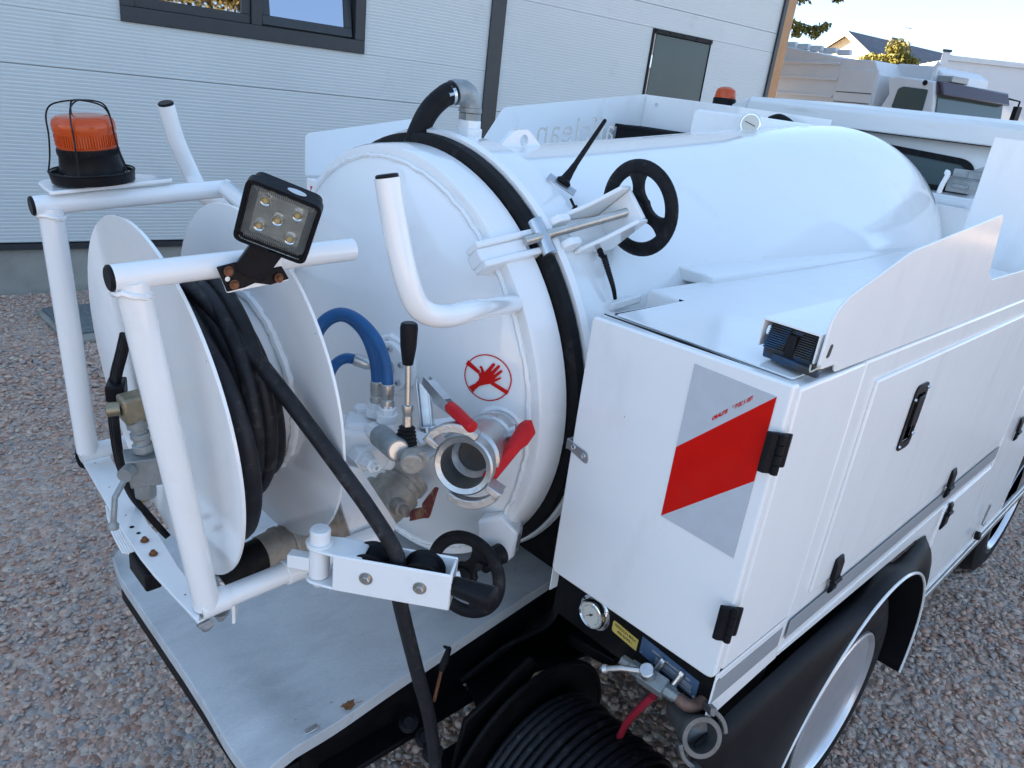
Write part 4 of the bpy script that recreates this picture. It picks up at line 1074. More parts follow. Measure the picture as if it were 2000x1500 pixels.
m.prism(roundpoly([gp(-.05, .006, -GH + .005), gp(-.05, GW - .006, -GH + .005), gp(.0, GW, -GH + .005), gp(.03, GW - th, -GH + .005), gp(.03, th, -GH + .005), gp(.0, .0, -GH + .005)], [.02, .02, 0, 0, 0, 0]), (0, 0, -.005))
guide = m.build('hose_guide', GLOSS, T, .0025)
m = MB(); pc = gp(-.030, GW / 2, 0)
m.rev([(-GH + .006, .0165), (-.006, .0165)], pc, (0, 0, 1), 24); m.rev([(.0, .022), (.003, .022), (.004, .0165), (.024, .0165), (.026, .014), (.026, .009)], pc, (0, 0, 1), 28); m.rev([(.0265, .009), (.018, .009), (.018, .0)], pc, (0, 0, 1), 6)
m.rev([(-GH - .001, .0), (-GH - .012, .011), (-GH, .018)][::-1], pc, (0, 0, 1), 12); m.build('pivot_pin', GLOSS, guide, .0008)
m = MB(); k0 = V((0.5026, 0.8886, 1.0368)); m.box(pc + V((0, 0, -.035)) - gx * .03 - gy * .005, gx * .018, gy * .010, V((0, 0, .012))); m.rev([(0, .022), (.07, .022)], RB0 + (RB1 - RB0) * .42, RB1 - RB0, 24); m.tube([pc + V((0, 0, -.03)), V((0.5336, 0.9700, 1.0103))], .014, 12); m.build('pivot_lug', GLOSS, guide, .002)
for a in (.054, .136):
    m = MB(); c0 = gp(a, th + .002, -.028); m.rev([(0, .034), (.003, .034), (.006, .027), (.02, .021), (.034, .027), (.037, .034), (.040, .034)], c0, gy, 28); m.build('guide_roller', PLASTIC, guide)
    m = MB(); hexbolt(m, gp(a - (.0 if a < .1 else -.003), 0, -.032), -gy, .0068, .006); m.build('roller_bolt', STEEL, guide)
m = MB(); k1 = gp(GL, GW * .35, -.030); kd = (gx * .9 - gy * .3 + V((0, 0, .06))).normalized(); m.rev([(0, .014), (.004, .0155), (.03, .0165), (.066, .0195), (.070, .019), (.072, .016), (.072, 0)], k1, kd, 24); m.build('guide_grip', PLASTIC, guide)

# ================================================================== hoses
def hose_coil(o, ax, r0, a0, a1, turns, th0, jit, per=30):
    ax = vv(ax).normalized(); u, w = perp(ax); out = []
    n = int(turns * per)
    for i in range(n + 1):
        f = i / n; th = th0 + 2 * pi * turns * f
        r = r0 + jit * (sin(th * 1.7 + 1.3) + .6 * sin(th * .53 + .4))
        out.append(vv(o) + ax * (a0 + (a1 - a0) * f + .004 * sin(th * .9)) + (u * cos(th) + w * sin(th)) * r)
    return out
HR_ = .0125
# find start angle so that the coil ends near the top of the drum
u_, w_ = perp(EX)
def ang(y, z): return atan2((DY * y + EZ * z).dot(w_), (DY * y + EZ * z).dot(u_))
c1 = hose_coil(RC, EX, .168, .018, .124, 4.6, 0.4, .002)
th_e = radians(78)
c2 = hose_coil(RC, EX, .192, .118, .060, 2.45, th_e - 2 * pi * 2.45, .003)
gpt = gp(.094, GW * .5, .0)
S0, S1 = c2[-1], c2[-2]
tdv = (S0 - S1).normalized()
G0 = gpt + V((0, 0, .012))
ctl = S0 + tdv * .16
run = []
for k in range(1, 13):
    t = k / 13
    run.append(S0 * (1 - t) ** 2 + ctl * 2 * t * (1 - t) + G0 * t * t)
tail = [gpt, gpt + V((.004, -.003, -GH)), V((0.6494, 0.7651, 0.8712)), V((0.6964, 0.7707, 0.7221)), V((0.7352, 0.7828, 0.5695)), V((0.7578, 0.7955, 0.4427)), V((.80, .90, .35))]
m = MB()
m.tube(cat_rom(c1[::2], 3), HR_, 12)
sg = []
for k in range(15):
    th = radians(120 - k * 18); r = .192 + .06 * max(0, sin((k - 4) / 10 * pi)) if k > 4 else .192
    sg.append(RC + EX * (.034 + .001 * k) + DY * (-r * cos(th)) + EZ * (r * sin(th)))
m.tube(cat_rom(sg, 4), HR_, 12)
m.tube(cat_rom(c2[::2][:-1] + [S0] + run + tail, 4), HR_, 14)
h = m.build('rubber_hose', HOSEM, None, 0, 60)
tag(h, 'black rubber hose wound on the white reel and threaded through the roller guide', 'hose')

# ================================================================== rear deck
m = MB(); nx, ny = 36, 30; vs = []; fs = []
def deckz(x, y):
    f = math.exp(-((x - .50) / .05) ** 2) * math.exp(-((y - 1.08) / .16) ** 2)
    z = .65 + .010 * f - .008 * math.exp(-((x - .60) / .08) ** 2 - ((y - 1.02) / .12) ** 2)
    if x < .50: z -= .25 * (.50 - x) * max(0, 1 - abs(y - .95) / .25)
    return z
for i in range(nx + 1):
    for j in range(ny + 1):
        t = i / nx; s_ = j / ny
        x = .425 + t * (1.42 - .425); yr = .905 + (x - .45) * .098; yl = 1.665
        if t < .06: yl -= .05 * (1 - t / .06) ** 2
        y = yr + (yl - yr) * s_
        if i == 0: x += .006 * sin(y * 23) * max(0, 1.15 - y) * 3
        vs.append((x, y, deckz(x, y) + (.03 * max(0, (s_ - .93) / .07) if s_ > .93 else 0)))
W_ = ny + 1
for i in range(nx):
    for j in range(ny): fs.append((i * W_ + j, (i + 1) * W_ + j, (i + 1) * W_ + j + 1, i * W_ + j + 1))
n0 = len(vs)
edge = [i * W_ for i in range(nx, -1, -1)] + [j for j in range(1, W_)] + [i * W_ + ny for i in range(1, nx + 1)]
for e in edge: vs.append((vs[e][0], vs[e][1], vs[e][2] - .028))
for k in range(len(edge) - 1): fs.append((edge[k], edge[k + 1], n0 + k + 1, n0 + k))
m.add(vs, fs); deck = m.build('rear_deck', PLATF, T, .002, 40)
m = MB(); m.box((.55, .93, .6515), (.014, 0, 0), (0, .006, 0), (0, 0, .0015)); m.build('deck_rivet', ZINC, deck, .001)
lf = MB(); lc = V((0.6326, 0.9360, 0.6550)); P = [lc + V((.014 * cos(a) * (1 + .18 * sin(5 * a)), .010 * sin(a) * (1 + .15 * sin(7 * a)), .003 * cos(2 * a))) for a in [2 * pi * k / 22 for k in range(22)]]
lf.prism(P, (0, 0, .0008)); lf.tube([lc + V((.012, -.004, .001)), lc + V((.020, -.010, .003)), lc + V((.026, -.011, .004))], .0007, 5)
tag(lf.build('dry_leaf', LEAF, None), 'small brown dry leaf lying on the rear deck', 'leaf')

# ================================================================== right-hand cabinets
YS = .403     # outer side skin
m = MB()
m.abox(1.262, 2.72, YS + .002, .86, .835, 1.448)
cab = m.build('side_cabinet', SATIN, T, .006, 40, 3)
m = MB(); m.abox(1.020, 1.258, YS, .782, .925, 1.447)
rcab = m.build('rear_cupboard', SATIN, T, .006, 40, 3)
m = MB(); m.prism(roundpoly([(1.035, .425, 1.449), (1.255, .43, 1.449), (1.255, .765, 1.449), (1.035, .76, 1.449)], .006, 3), (0, 0, .003)); m.build('top_lid', SATIN, rcab, .001)
m = MB(); m.tube([(1.0205, .775, 1.4492), (1.0215, .60, 1.4500), (1.022, .44, 1.4492)], [.0012, .0022, .0012], 8); m.build('door_seal', RUBBER, rcab)
m = MB(); m.tube([(1.2600, .428, 1.4478), (1.2600, .78, 1.4478)], .0022, 6); m.build('roof_seam', RUBBER, rcab)
m = MB(); m.tube([(1.04, .7665, 1.4492), (1.255, .7665, 1.4492)], .0014, 6); m.build('lid_seam', RUBBER, rcab)
# rear door with its reflective marker
m = MB(); m.prism(roundpoly([(.997, .404, .915), (.997, .404, 1.455), (.997, .783, 1.447), (.997, .783, .912)], [.018, .006, .010, .014], 5), (.020, 0, 0)); rd = m.build('rear_door', SATIN, T, .0045, 40, 3)
yL, yR, zT, zB = .5665, .4250, 1.4325, 1.1515
zl, zr = 1.2865, 1.4305   # red band edges
zl2, zr2 = 1.155, 1.291
F_ = .9955
def film(name, P, mt, off=0.0):
    mm = MB(); mm.prism([V((F_ - off, y, z)) for y, z in P], (.001, 0, 0)); return mm.build(name, mt, rd)
film('marker_film', [(yL, zT), (yR, zr), (yL, zl)], RETWH)
film('marker_film', [(yL, zl), (yR, zr), (yR, zr2), (yL, zl2)], RETRED)
film('marker_film', [(yL, zl2), (yR, zr2), (yR, zB)], RETWH)
tx = V((0, -(yL - yR), zr - zl)).normalized(); ty_ = V((0, 0, 1))
to = V((F_ - .0006, .5155, 1.3555))
put_text('marker_print', 'ORALITE', .0092, to, tx, ty_, REDS, rd, .0006, .86)
put_text('marker_print', '\u00ae', .0055, to + tx * .0395 + V((0, 0, .004)), tx, ty_, REDS, rd, .0, 1.0)
put_text('marker_print', 'TP ESC A 10071', .0105, to + tx * .0450, tx, ty_, REDS, rd, .0004, .50)
# strike plate at the door edge
m = MB(); P = roundpoly([(.9945, .792, 1.186), (.9945, .792, 1.204), (.9945, .738, 1.196), (.9945, .738, 1.172)], [.001, .001, .009, .009], 5); m.prism(P, (.002, 0, 0)); m.abox(.9945, 1.018, .790, .793, 1.183, 1.204); sk = m.build('strike_plate', ZINC, rd, .0006)
for y, z in ((.776, 1.193), (.750, 1.186)):
    m = MB(); m.rev([(0, .006), (.0015, .0055), (.0018, .003), (.0008, .0025), (.0008, 0)], (.9945, y, z), (-1, 0, 0), 16); m.build('strike_screw', CHROME, sk)
def hinge(o, al, ac, nn, ln, w1, w2, parent, first=None):
    """plastic leaf hinge: al along knuckle, ac across leaves, nn outwards"""
    o, al, ac, nn = vv(o), vv(al), vv(ac), vv(nn)
    mm = MB()
    def leaf(a0, a1, c0, c1):
        P = [(c0, 0), (c0, .004), (c0 + (c1 - c0) * .3, .009), (c1, .009), (c1, 0)]
        mm.prism([o + al * a0 + ac * c + nn * h for c, h in P], al * (a1 - a0))
    leaf(-ln / 2, ln / 2, -w1, -.004); leaf(-ln / 2 + .012, ln / 2, w2, .004)
    hb = mm.build('hinge', PLASTIC, parent, .002)
    mm = MB()
    for k in range(4): mm.rev([(.0006, .0065), (ln / 4 - .0006, .0065)], o + al * (-ln / 2 + k * ln / 4) + nn * .0085, al, 14)
    mm.rev([(0, .0035), (.0008, .0035)], o + al * (ln / 2) + nn * .0085, al, 12)
    mm.build('hinge_knuckle', PLASTIC, hb, .0008)
hinge((.9962, .4035, 1.350), (0, 0, 1), (.5, -.5, 0), (-.62, -.62, 0), .066, .032, .022, rd)
hinge((.9962, .4035, 1.040), (0, 0, 1), (.5, -.5, 0), (-.62, -.62, 0), .066, .032, .022, rd)
# side skin of the cupboard runs below the door to a slanted edge
m = MB(); m.prism([(1.003, YS - .001, .822), (1.003, YS - .001, .925), (1.256, YS - .001, .925), (1.256, YS - .001, .828)], (0, .003, 0)); m.build('cupboard_skirt', SATIN, rcab, .0008)
m = MB(); m.prism([(1.262, YS, .828), (1.262, YS, .84), (2.72, YS, .84), (2.72, YS, .45), (2.235, YS, .45), (2.235, YS, .70), (2.16, YS, .775), (2.05, YS, .80)], (0, .003, 0)); m.build('cabinet_skirt', SATIN, cab, .0008)
m = MB(); m.abox(1.004, 1.25, .783, .785, .86, .925); m.build('inner_skirt', SATIN, rcab)
for z in (.925 - .012, .842):
    m = MB(); m.rev([(0, .004), (.001, .0035), (.001, 0)], (1.012, YS - .001, z), (0, -1, 0), 12); m.build('skirt_rivet', ZINC, rcab)
# reflective side tape
m = MB(); m.abox(1.006, 1.244, YS - .0017, YS - .0008, .864, .910); m.build('reflective_tape', HEXT, rcab)
# side door leaf with pressed border
def frame_ring(mb, x0, x1, z0, z1, w, y0, y1):
    mb.prism([(x0, y0, z0), (x1, y0, z0), (x1, y0, z1), (x0, y0, z1)], (0, y1 - y0, 0), [[(x0 + w, y0, z0 + w), (x1 - w, y0, z0 + w), (x1 - w, y0, z1 - w), (x0 + w, y0, z1 - w)]])
m = MB(); m.abox(1.330, 2.70, YS - .004, YS + .004, .950, 1.402); sdr = m.build('side_door', SATIN, cab, .004, 40, 3)
m = MB(); m.abox(1.270, 2.71, YS - .0026, YS - .0014, .868, .912); m.build('reflective_tape', HEXT, cab)
for x, z in ((1.432, .955), (2.165, .945), (2.885, .935)):
    hinge((x, YS - .004, z - .012), (1, 0, 0), (0, 0, -1), (0, -1, 0), .036, .055, .034, sdr)
m = MB(); m.abox(2.255, 2.715, YS - .003, YS + .004, .50, .835); ldr = m.build('lower_door', SATIN, cab, .004, 40, 3)
hinge((2.285, YS - .003, .812), (1, 0, 0), (0, 0, 1), (0, -1, 0), .036, .055, .03, ldr)
# folding latch
lo_ = [V((1.6419, 0.3990, 1.3387)), V((1.5708, 0.3990, 1.3358)), V((1.5286, 0.3990, 1.3037)), V((1.5442, 0.3990, 1.2114)), V((1.5879, 0.3990, 1.2093)), V((1.6661, 0.3990, 1.2110)), V((1.6690, 0.3990, 1.3197))]
x0, x1, z0, z1 = 1.568, 1.640, 1.198, 1.345
def lq(x0, x1, z0, z1, r, y): return roundpoly([(x0, y, z0), (x1, y, z0), (x1, y, z1), (x0, y, z1)], r, 4)
m = MB(); m.prism(lq(x0, x1, z0, z1, .018, YS - .0075), (0, .004, 0), [lq(x0 + .014, x1 - .012, z0 + .018, z1 - .02, .008, YS - .0075)]); lt_ = m.build('folding_latch', PLASTIC, sdr, .0012)
m = MB(); m.abox(x0 + .015, x1 - .013, YS - .004, YS - .0035, z0 + .019, z1 - .021); m.build('latch_well', mat('latch_dark', (.004, .004, .004), .7), lt_)
m = MB(); m.prism(lq(x0 + .018, x1 - .016, z0 + .055, z1 - .026, .005, YS - .012), (0, .006, 0)); m.build('latch_paddle', PLASTIC, lt_, .0015)
for x, z in ((x0 + .007, z0 + .012), (x1 - .006, z0 + .03), (x0 + .007, z1 - .03), (x1 - .006, z1 - .012)):
    m = MB(); m.rev([(0, .0038), (.003, .0032), (.003, 0)], (x, YS - .0075, z), (0, -1, 0), 10); m.build('latch_screw', CHROME, lt_)
# small stay and cap on the lower door
m = MB(); m.rev([(0, .016), (.014, .016), (.018, .010)], V((2.8871, 0.3970, 0.5126)), (0, -1, .1), 16); m.build('drain_cap', PLASTIC, T)
m = MB(); m.tube([V((2.8885, 0.3920, 0.5641)), V((2.8566, 0.3850, 0.6561))], .004, 8); m.rev([(0, .008), (.01, .008)], V((2.9180, 0.3960, 0.5515)), (0, -1, 0), 12); m.build('drain_key', ZINC, T)
# aluminium sill rail
m = MB(); m.abox(2.30, 4.3, YS - .004, YS + .01, .455, .475); m.abox(2.30, 4.3, YS - .008, YS + .01, .425, .452); m.build('sill_rail', ALU, T, .003)
m = MB(); m.abox(2.73, 3.3, YS, .9, .47, 1.42); m.build('front_cabinet', SATIN, T, .006)
# top: side board with name-plate shape, channel and chock
m = MB()
bp = [(1.0649, 0.4080, 1.4749), (1.0368, 0.4080, 1.5569), (1.0719, 0.4080, 1.5809), (1.3129, 0.4080, 1.6297), (1.7807, 0.4080, 1.6777), (1.8334, 0.4080, 1.6575), (1.9016, 0.4080, 1.5525), (1.9764, 0.4080, 1.5385)]
bp = [V(p) for p in bp]
zb = 1.452
pl = [V((1.062, .408, 1.470)), V((1.066, .408, 1.552)), V((1.105, .408, 1.575)), bp[3], V((bp[4].x, .408, bp[4].z)), V((bp[4].x + .05, .408, 1.55)), V((bp[4].x + .09, .408, 1.535)), V((2.70, .408, 1.535)), V((2.70, .408, zb)), V((1.128, .408, zb)), V((1.122, .408, 1.466)), V((1.075, .408, 1.466))]
pl = roundpoly(pl, [.006, .022, .01, .02, .012, .012, .008, 0, 0, .008, .004, .006], 5)
slot = roundpoly([(1.078, .408, 1.483), (1.090, .408, 1.483), (1.094, .408, 1.503), (1.084, .408, 1.505)], .005, 4)
m.prism(pl, (0, -.004, 0)); sb = m.build('side_board', SATIN, T, .0012)
m = MB(); m.prism([p + V((0, -.0042, 0)) for p in slot], (0, -.0004, 0)); m.build('board_slot', DARKMET, sb)
m = MB(); zc0, zc1 = 1.474, 1.516; xa, xb = 1.062, 1.72
m.abox(xa, xb, .412, .506, zc1, zc1 + .003); m.abox(xa, xb, .412, .415, zc0, zc1)
hx = circle((xa + .022, .5025, 1.497), (0, 1, 0), .008, 20)
P = roundpoly([(xa, .5025, zc0), (xb, .5025, zc0), (xb, .5025, zc1), (xa, .5025, zc1)], [.006, 0, 0, .004], 4)
m.prism(P, (0, .003, 0), [hx]); m.build('chock_channel', SATIN, T, .0015)
# wheel chock (plastic wedge with ribbed face)
m = MB()
prof = [(1.068, 1.457), (1.064, 1.475), (1.078, 1.512), (1.30, 1.512), (1.30, 1.457)]
m.prism([(x, .418, z) for x, z in prof], (0, .078, 0))
ck = m.build('wheel_chock', CHOCKB, None, .003); tag(ck, 'dirty blue plastic wheel chock pushed into the channel on the cabinet roof', 'wheel chock')
m = MB()
for k in range(11):
    f = k / 10; x = 1.064 + .013 * f - .003; z = 1.477 + .033 * f
    for y0, y1 in ((.4195, .445), (.462, .4945)): m.abox(x - .002, x + .006, y0, y1, z - .0011, z + .0011)
m.build('chock_rib', CHOCKB, ck, .0004, props={'kind': 'stuff'})
m = MB(); m.abox(1.062, 1.075, .4465, .4605, 1.470, 1.505); m.build('chock_slot', mat('chock_dark', (.004, .004, .006), .8), ck)
m = MB(); m.prism([(1.066, .40, 1.456), (1.05, .398, 1.458), (1.047, .425, 1.459), (1.060, .478, 1.459), (1.075, .478, 1.456)], (0, 0, .012)); m.build('chock_toe', CHOCKB, ck, .003)
m = MB(); m.tube(cat_rom([(1.052, .412, 1.475), (1.046, .408, 1.467), (1.049, .402, 1.472), (1.054, .399, 1.477), (1.058, .404, 1.470), (1.047, .409, 1.466)], 5), .0013, 6); m.build('cord_clip', mat('cord', (.55, .5, .38), .8), ck)
# tank side rail and cabinet top ledge
m = MB(); A = V((1.3781, 0.8350, 1.4725)); Bq = V((2.7897, 0.8350, 1.4719))
m.prism([(1.47, .835, 1.440), (1.47, .835, 1.459), (1.47, .86, 1.463), (1.47, .98, 1.465), (1.47, .98, 1.43)], (1.75, 0, -.012)); m.build('tank_rail', GLOSS, T, .004)
m = MB(); m.prism([V((1.1713, 0.8700, 1.4103)), V((1.2609, 0.8700, 1.4165)), V((1.2609, 0.8700, 1.4341)), V((1.1703, 0.8700, 1.4264))], (0, .06, -.02)); m.build('tank_bracket', GLOSS, T, .003)
# corrugated sleeve running down the tank side
cs = [V((1.1700, 0.9190, 1.5078)), V((1.1750, 0.9032, 1.4770)), V((1.1800, 0.8893, 1.4486)), V((1.1850, 0.8831, 1.4253))]
cs = [p + V((-.006, -.008, .006)) for p in cs]
P = cat_rom(cs, 14); m = MB(); m.tube(P, [(.0075 if i % 2 else .0058) * (1 - .45 * i / len(P)) for i in range(len(P))], 10); m.build('cable_sleeve', PLASTIC, T, 0, 70)
# aerial
a0 = V((1.1896, 1.0700, 1.6222)); an = (V((0, 1.07, 1.62)) - V((0, 1.32, 1.20))).normalized()
m = MB(); e1 = V((.55, -.68, -.48)).normalized(); e1 = (e1 - an * e1.dot(an)).normalized(); e2 = an.cross(e1)
m.box(a0 + an * .002, e1 * .033, e2 * .013, an * .002); apl = m.build('aerial', SILVPL, T, .001)
at1 = V((1.2738, 1.0500, 1.7568)); ad = (at1 - a0)
m = MB(); m.rev([(0.0036, .0138), (.010, .0165), (.016, .0105), (.024, .0095), (.036, .0075), (.05, .0065)], a0, ad, 20); m.tube([a0 + ad * .22, a0 + ad * .6, at1], [.0062, .0052, .0042], 12); m.rev([(0, .0042), (.003, .003), (.004, 0)], at1, ad, 10); m.build('aerial_mast', RUBBER, apl)
wq = [V((1.1787, 1.0300, 1.6022)), V((1.1816, 1.0200, 1.5885)), V((1.1933, 1.0000, 1.5639)), V((1.2047, 0.9800, 1.5414)), V((1.1700, 0.9194, 1.5098))]
m = MB(); m.tube(cat_rom(wq[:2], 4), .003, 8); P = cat_rom(wq[1:], 12); m.tube(P, [.0068 if i % 2 else .0052 for i in range(len(P))], 10); m.build('aerial_cable', PLASTIC, apl, 0, 70)

# ================================================================== fender and wheel
WC = V((1.826, .40, .352))
m = MB(); K = 40; rows = []
def outer(a):       # black arch meets the side skin along a rounded box outline
    d = (cos(a), sin(a)); x0, x1, zt = -.80, .435, .448
    t = 9
    if d[0] > 1e-6: t = min(t, x1 / d[0])
    if d[0] < -1e-6: t = min(t, x0 / d[0])
    if d[1] > 1e-6: t = min(t, zt / d[1])
    t = min(t, .56 if d[0] > .3 else 9)
    return t
for k in range(K + 1):
    a = radians(-8 + 172 * k / K); d = V((cos(a), 0, sin(a)))
    ro = outer(a) if a > 0 else .435
    FC = V((1.785, 0, .345))
    ri = .452
    ro = max(ro, ri + .012)
    pts = [FC + d * ro + V((0, YS - .002, 0)), FC + d * (ri + (ro - ri) * .75) + V((0, YS - .028, 0)), FC + d * (ri + (ro - ri) * .35) + V((0, YS - .040, 0)), FC + d * ri + V((0, YS - .046, 0)), FC + d * (ri - .004) + V((0, YS - .044, 0)), FC + d * (ri - .006) + V((0, YS + .05, 0)), FC + d * (ri + .0) + V((0, YS + .30, 0))]
    rows.append(pts)
n = len(rows[0]); m.add([p for r in rows for p in r], [(i * n + j, i * n + j + 1, (i + 1) * n + j + 1, (i + 1) * n + j) for i in range(K) for j in range(n - 1)])
fen = m.build('wheel_arch', FENDER, T, 0, 50)
fm = fen.modifiers.new('solid', 'SOLIDIFY'); fm.thickness = .002
m = MB(); m.tube([r[3] + V((0, -.001, 0)) for r in rows], .0042, 10); m.build('arch_trim', GLOSS, fen)
m = MB(); yo = YS - .003
m.rev([(.20, .20), (.20, .30), (.185, .335), (.15, .352), (.05, .352), (.018, .338), (.003, .305), (.0, .26), (.004, .232), (.014, .226), (.20, .226)], (WC.x, yo, WC.z), (0, 1, 0), 64)
tyre = m.build('wheel', RUBBER, T, 0, 30)
m = MB(); m.rev([(.012, .2265), (.002, .225), (-.001, .220), (.004, .214), (.012, .211), (.020, .202), (.034, .197), (.085, .188), (.105, .175), (.112, .15), (.105, .11), (.10, .07), (.09, .065), (.085, .0)], (WC.x, yo, WC.z), (0, 1, 0), 64); rim = m.build('rim', RIM, tyre, 0, 30)
m = MB()
for k in range(6):
    a = k * pi / 3; m = MB(); m.rev([(0, .011), (-.022, .011), (-.024, .008), (-.024, 0)], (WC.x + .085 * cos(a), yo + .102, WC.z + .085 * sin(a)), (0, 1, 0), 6); m.build('wheel_nut', ZINC, tyre)
m = MB(); fw = V((3.72, YS + .03, .34)); m.rev([(.20, .2), (.20, .33), (.17, .345), (.05, .345), (.015, .33), (0, .29), (.0, .24), (.01, .23), (.02, .22)], fw, (0, 1, 0), 48); fwl = m.build('wheel', RUBBER, T, 0, 30)
m = MB(); m.rev([(.02, .222), (.0, .218), (.02, .20), (.06, .19), (.06, .0)], fw, (0, 1, 0), 32); m.build('rim', RIM, fwl, 0, 30)

# ================================================================== black bay under the cupboard
m = MB(); m.abox(1.026, 1.034, .406, .784, .800, .924); bay = m.build('pump_panel', BLACKP, T, .001)
m = MB(); m.abox(1.235, 1.245, .41, .86, .60, .92); m.build('bay_back', BLACKP, T)
go = V((1.026, .679, .863)); gn = V((-1, 0, 0))
m = MB(); m.rev([(0, .037), (.002, .037), (.0025, .031), (.012, .0305), (.016, .029), (.017, .027), (.014, .0255)], go, gn, 40); gg = m.build('pressure_gauge', CHROME, bay)
for a in (.5, 2.6, 4.7):
    m = MB(); m.rev([(.002, .003), (.004, .0025), (.004, 0)], go + V((0, .034 * cos(a), .034 * sin(a))), gn, 8); m.build('gauge_screw', CHROME, gg)
m = MB(); m.rev([(.0142, .0254), (.0145, 0)], go, gn, 32); dl = m.build('dial', DIAL, gg)
m = MB(); dxx = V((0, -.75, -.66)); 
def dpt(a, r): return go + gn * .0150 + V((0, -cos(a), sin(a))) * r
for k in range(31):
    a = radians(225 - 270 * k / 30); r0 = .0195 if k % 5 else .018
    q = V((0, -sin(a), -cos(a))) * .0005
    m.add([dpt(a, r0) - q, dpt(a, .0215) - q, dpt(a, .0215) + q, dpt(a, r0) + q], [(0, 1, 2, 3)])
a = radians(218); q = V((0, -sin(a), -cos(a)))
m.add([dpt(a, -.006) - q * .0016, dpt(a, .018), dpt(a, -.006) + q * .0016], [(0, 1, 2)]); m.add([dpt(2 * pi * k / 12, .003) + gn * .0003 for k in range(12)], [tuple(range(12))])
m.build('dial_marking', INK, dl, 0, 0, props={'kind': 'stuff'})
m = MB(); m.prism(roundpoly([(1.0255, .634, .850), (1.0255, .634, .8755), (1.0255, .573, .869), (1.0255, .573, .8435)], [.006, .006, .0, .0], 4), (-.0012, 0, 0)); yl = m.build('yellow_label', YELLOW, bay)
lx_ = V((0, -.994, -.106)); put_text('label_print', 'PRESSION MAXI', .0085, (1.0239, .629, .8655), lx_, (0, 0, 1), INK, yl, .0001, .88)
put_text('label_print', '400 BARS !', .0085, (1.0239, .621, .8545), lx_, (0, 0, 1), INK, yl, .0001, .95)
m = MB(); m.prism([(1.0255, .566, .846), (1.0255, .566, .884), (1.0255, .438, .872), (1.0255, .438, .832)], (-.0012, 0, 0)); bpq = m.build('rating_plate', BLUEPL, bay)
for y0, y1, z in ((.540, .455, .870), (.530, .450, .8605), (.530, .450, .8555), (.530, .448, .849)):
    f = lambda y: (y - .566) * .09
    m = MB(); m.prism([(1.0241, y0, z + f(y0)), (1.0241, y0, z + .0042 + f(y0)), (1.0241, y1, z + .0042 + f(y1)), (1.0241, y1, z + f(y1))], (-.0006, 0, 0)); m.build('plate_field', SILVPL, bpq)
for y, z in ((.562, .849), (.442, .836)):
    m = MB(); m.rev([(0, .0025), (.001, .002), (.001, 0)], (1.0243, y, z), gn, 10); m.build('plate_rivet', ZINC, bpq)
# water manifold
M0, M1 = V((1.0000, 0.5634, 0.8293)), V((1.0000, 0.4607, 0.8343)); md = (M1 - M0).normalized(); mu = V((-.5, 0, .86)); mw = md.cross(mu)
m = MB(); L_ = (M1 - M0).length
m.rev([(-.02, .011), (0, .011), (.002, .014), (.018, .014), (.02, .011)], M0, md, 6); m.box(M0 + md * (L_ * .5), md * .028, mu * .015, mw * .015); m.rev([(L_ - .025, .013), (L_ - .005, .013), (L_ - .003, .010), (L_ + .01, .010)], M0, md, 6)
mf = m.build('water_manifold', GALV, T, .0015)
m = MB(); m.rev([(0, .014), (.022, .014), (.024, .012)], M0 + md * (L_ * .42) + mu * .012, mu, 20); h0 = M0 + md * (L_ * .42) + mu * .028; h1 = V((0.9650, 0.5592, 0.8422)); h2 = V((0.9500, 0.5849, 0.8323)); m.tube([h0, h1 + mu * .006, h2], .0055, 10); m.rev([(-.010, .003), (-.004, .009), (.004, .009), (.010, .003)], h2, h2 - h1, 12); m.build('manifold_lever', ALU, mf)
for f in (.42, .82):
    m = MB(); q = M0 + md * (L_ * f) + mw * -.0 + V((.012, 0, .004)); m.rev([(0, .006), (.03, .006)], q, V((.3, -.2, .8)), 10); hexbolt(m, q + V((.3, -.2, .8)).normalized() * .03, V((.3, -.2, .8)), .008, .007, False); m.build('manifold_bolt', ZINC, mf)
m = MB(); e0 = M1 + md * .005; m.tube(cat_rom([e0, e0 + md * .02, e0 + md * .03 + V((.02, 0, .0)), e0 + md * .035 + V((.05, -.0, .01))], 5), .0115, 14); m.build('rusty_elbow', mat('rusty_elbow_iron', (.20, .12, .09), .6, metal=.4, var=.3, vscale=50), mf)
m = MB(); q = V((1.0300, 0.4693, 0.8119)); m.rev([(-.01, .013), (.012, .013)], q + V((0, 0, .0)), (-.4, 0, .9), 6); m.build('elbow_nut', ZINC, mf, .001)
m = MB(); m.tube(cat_rom([V((1.0200, 0.5150, 0.7814)), V((1.0400, 0.5445, 0.7175)), V((1.0800, 0.5872, 0.6194)), V((1.1200, 0.6199, 0.5224))], 6), .0075, 12); m.build('red_hose', mat('red_hose_rubber', (.36, .02, .04), .45), T)
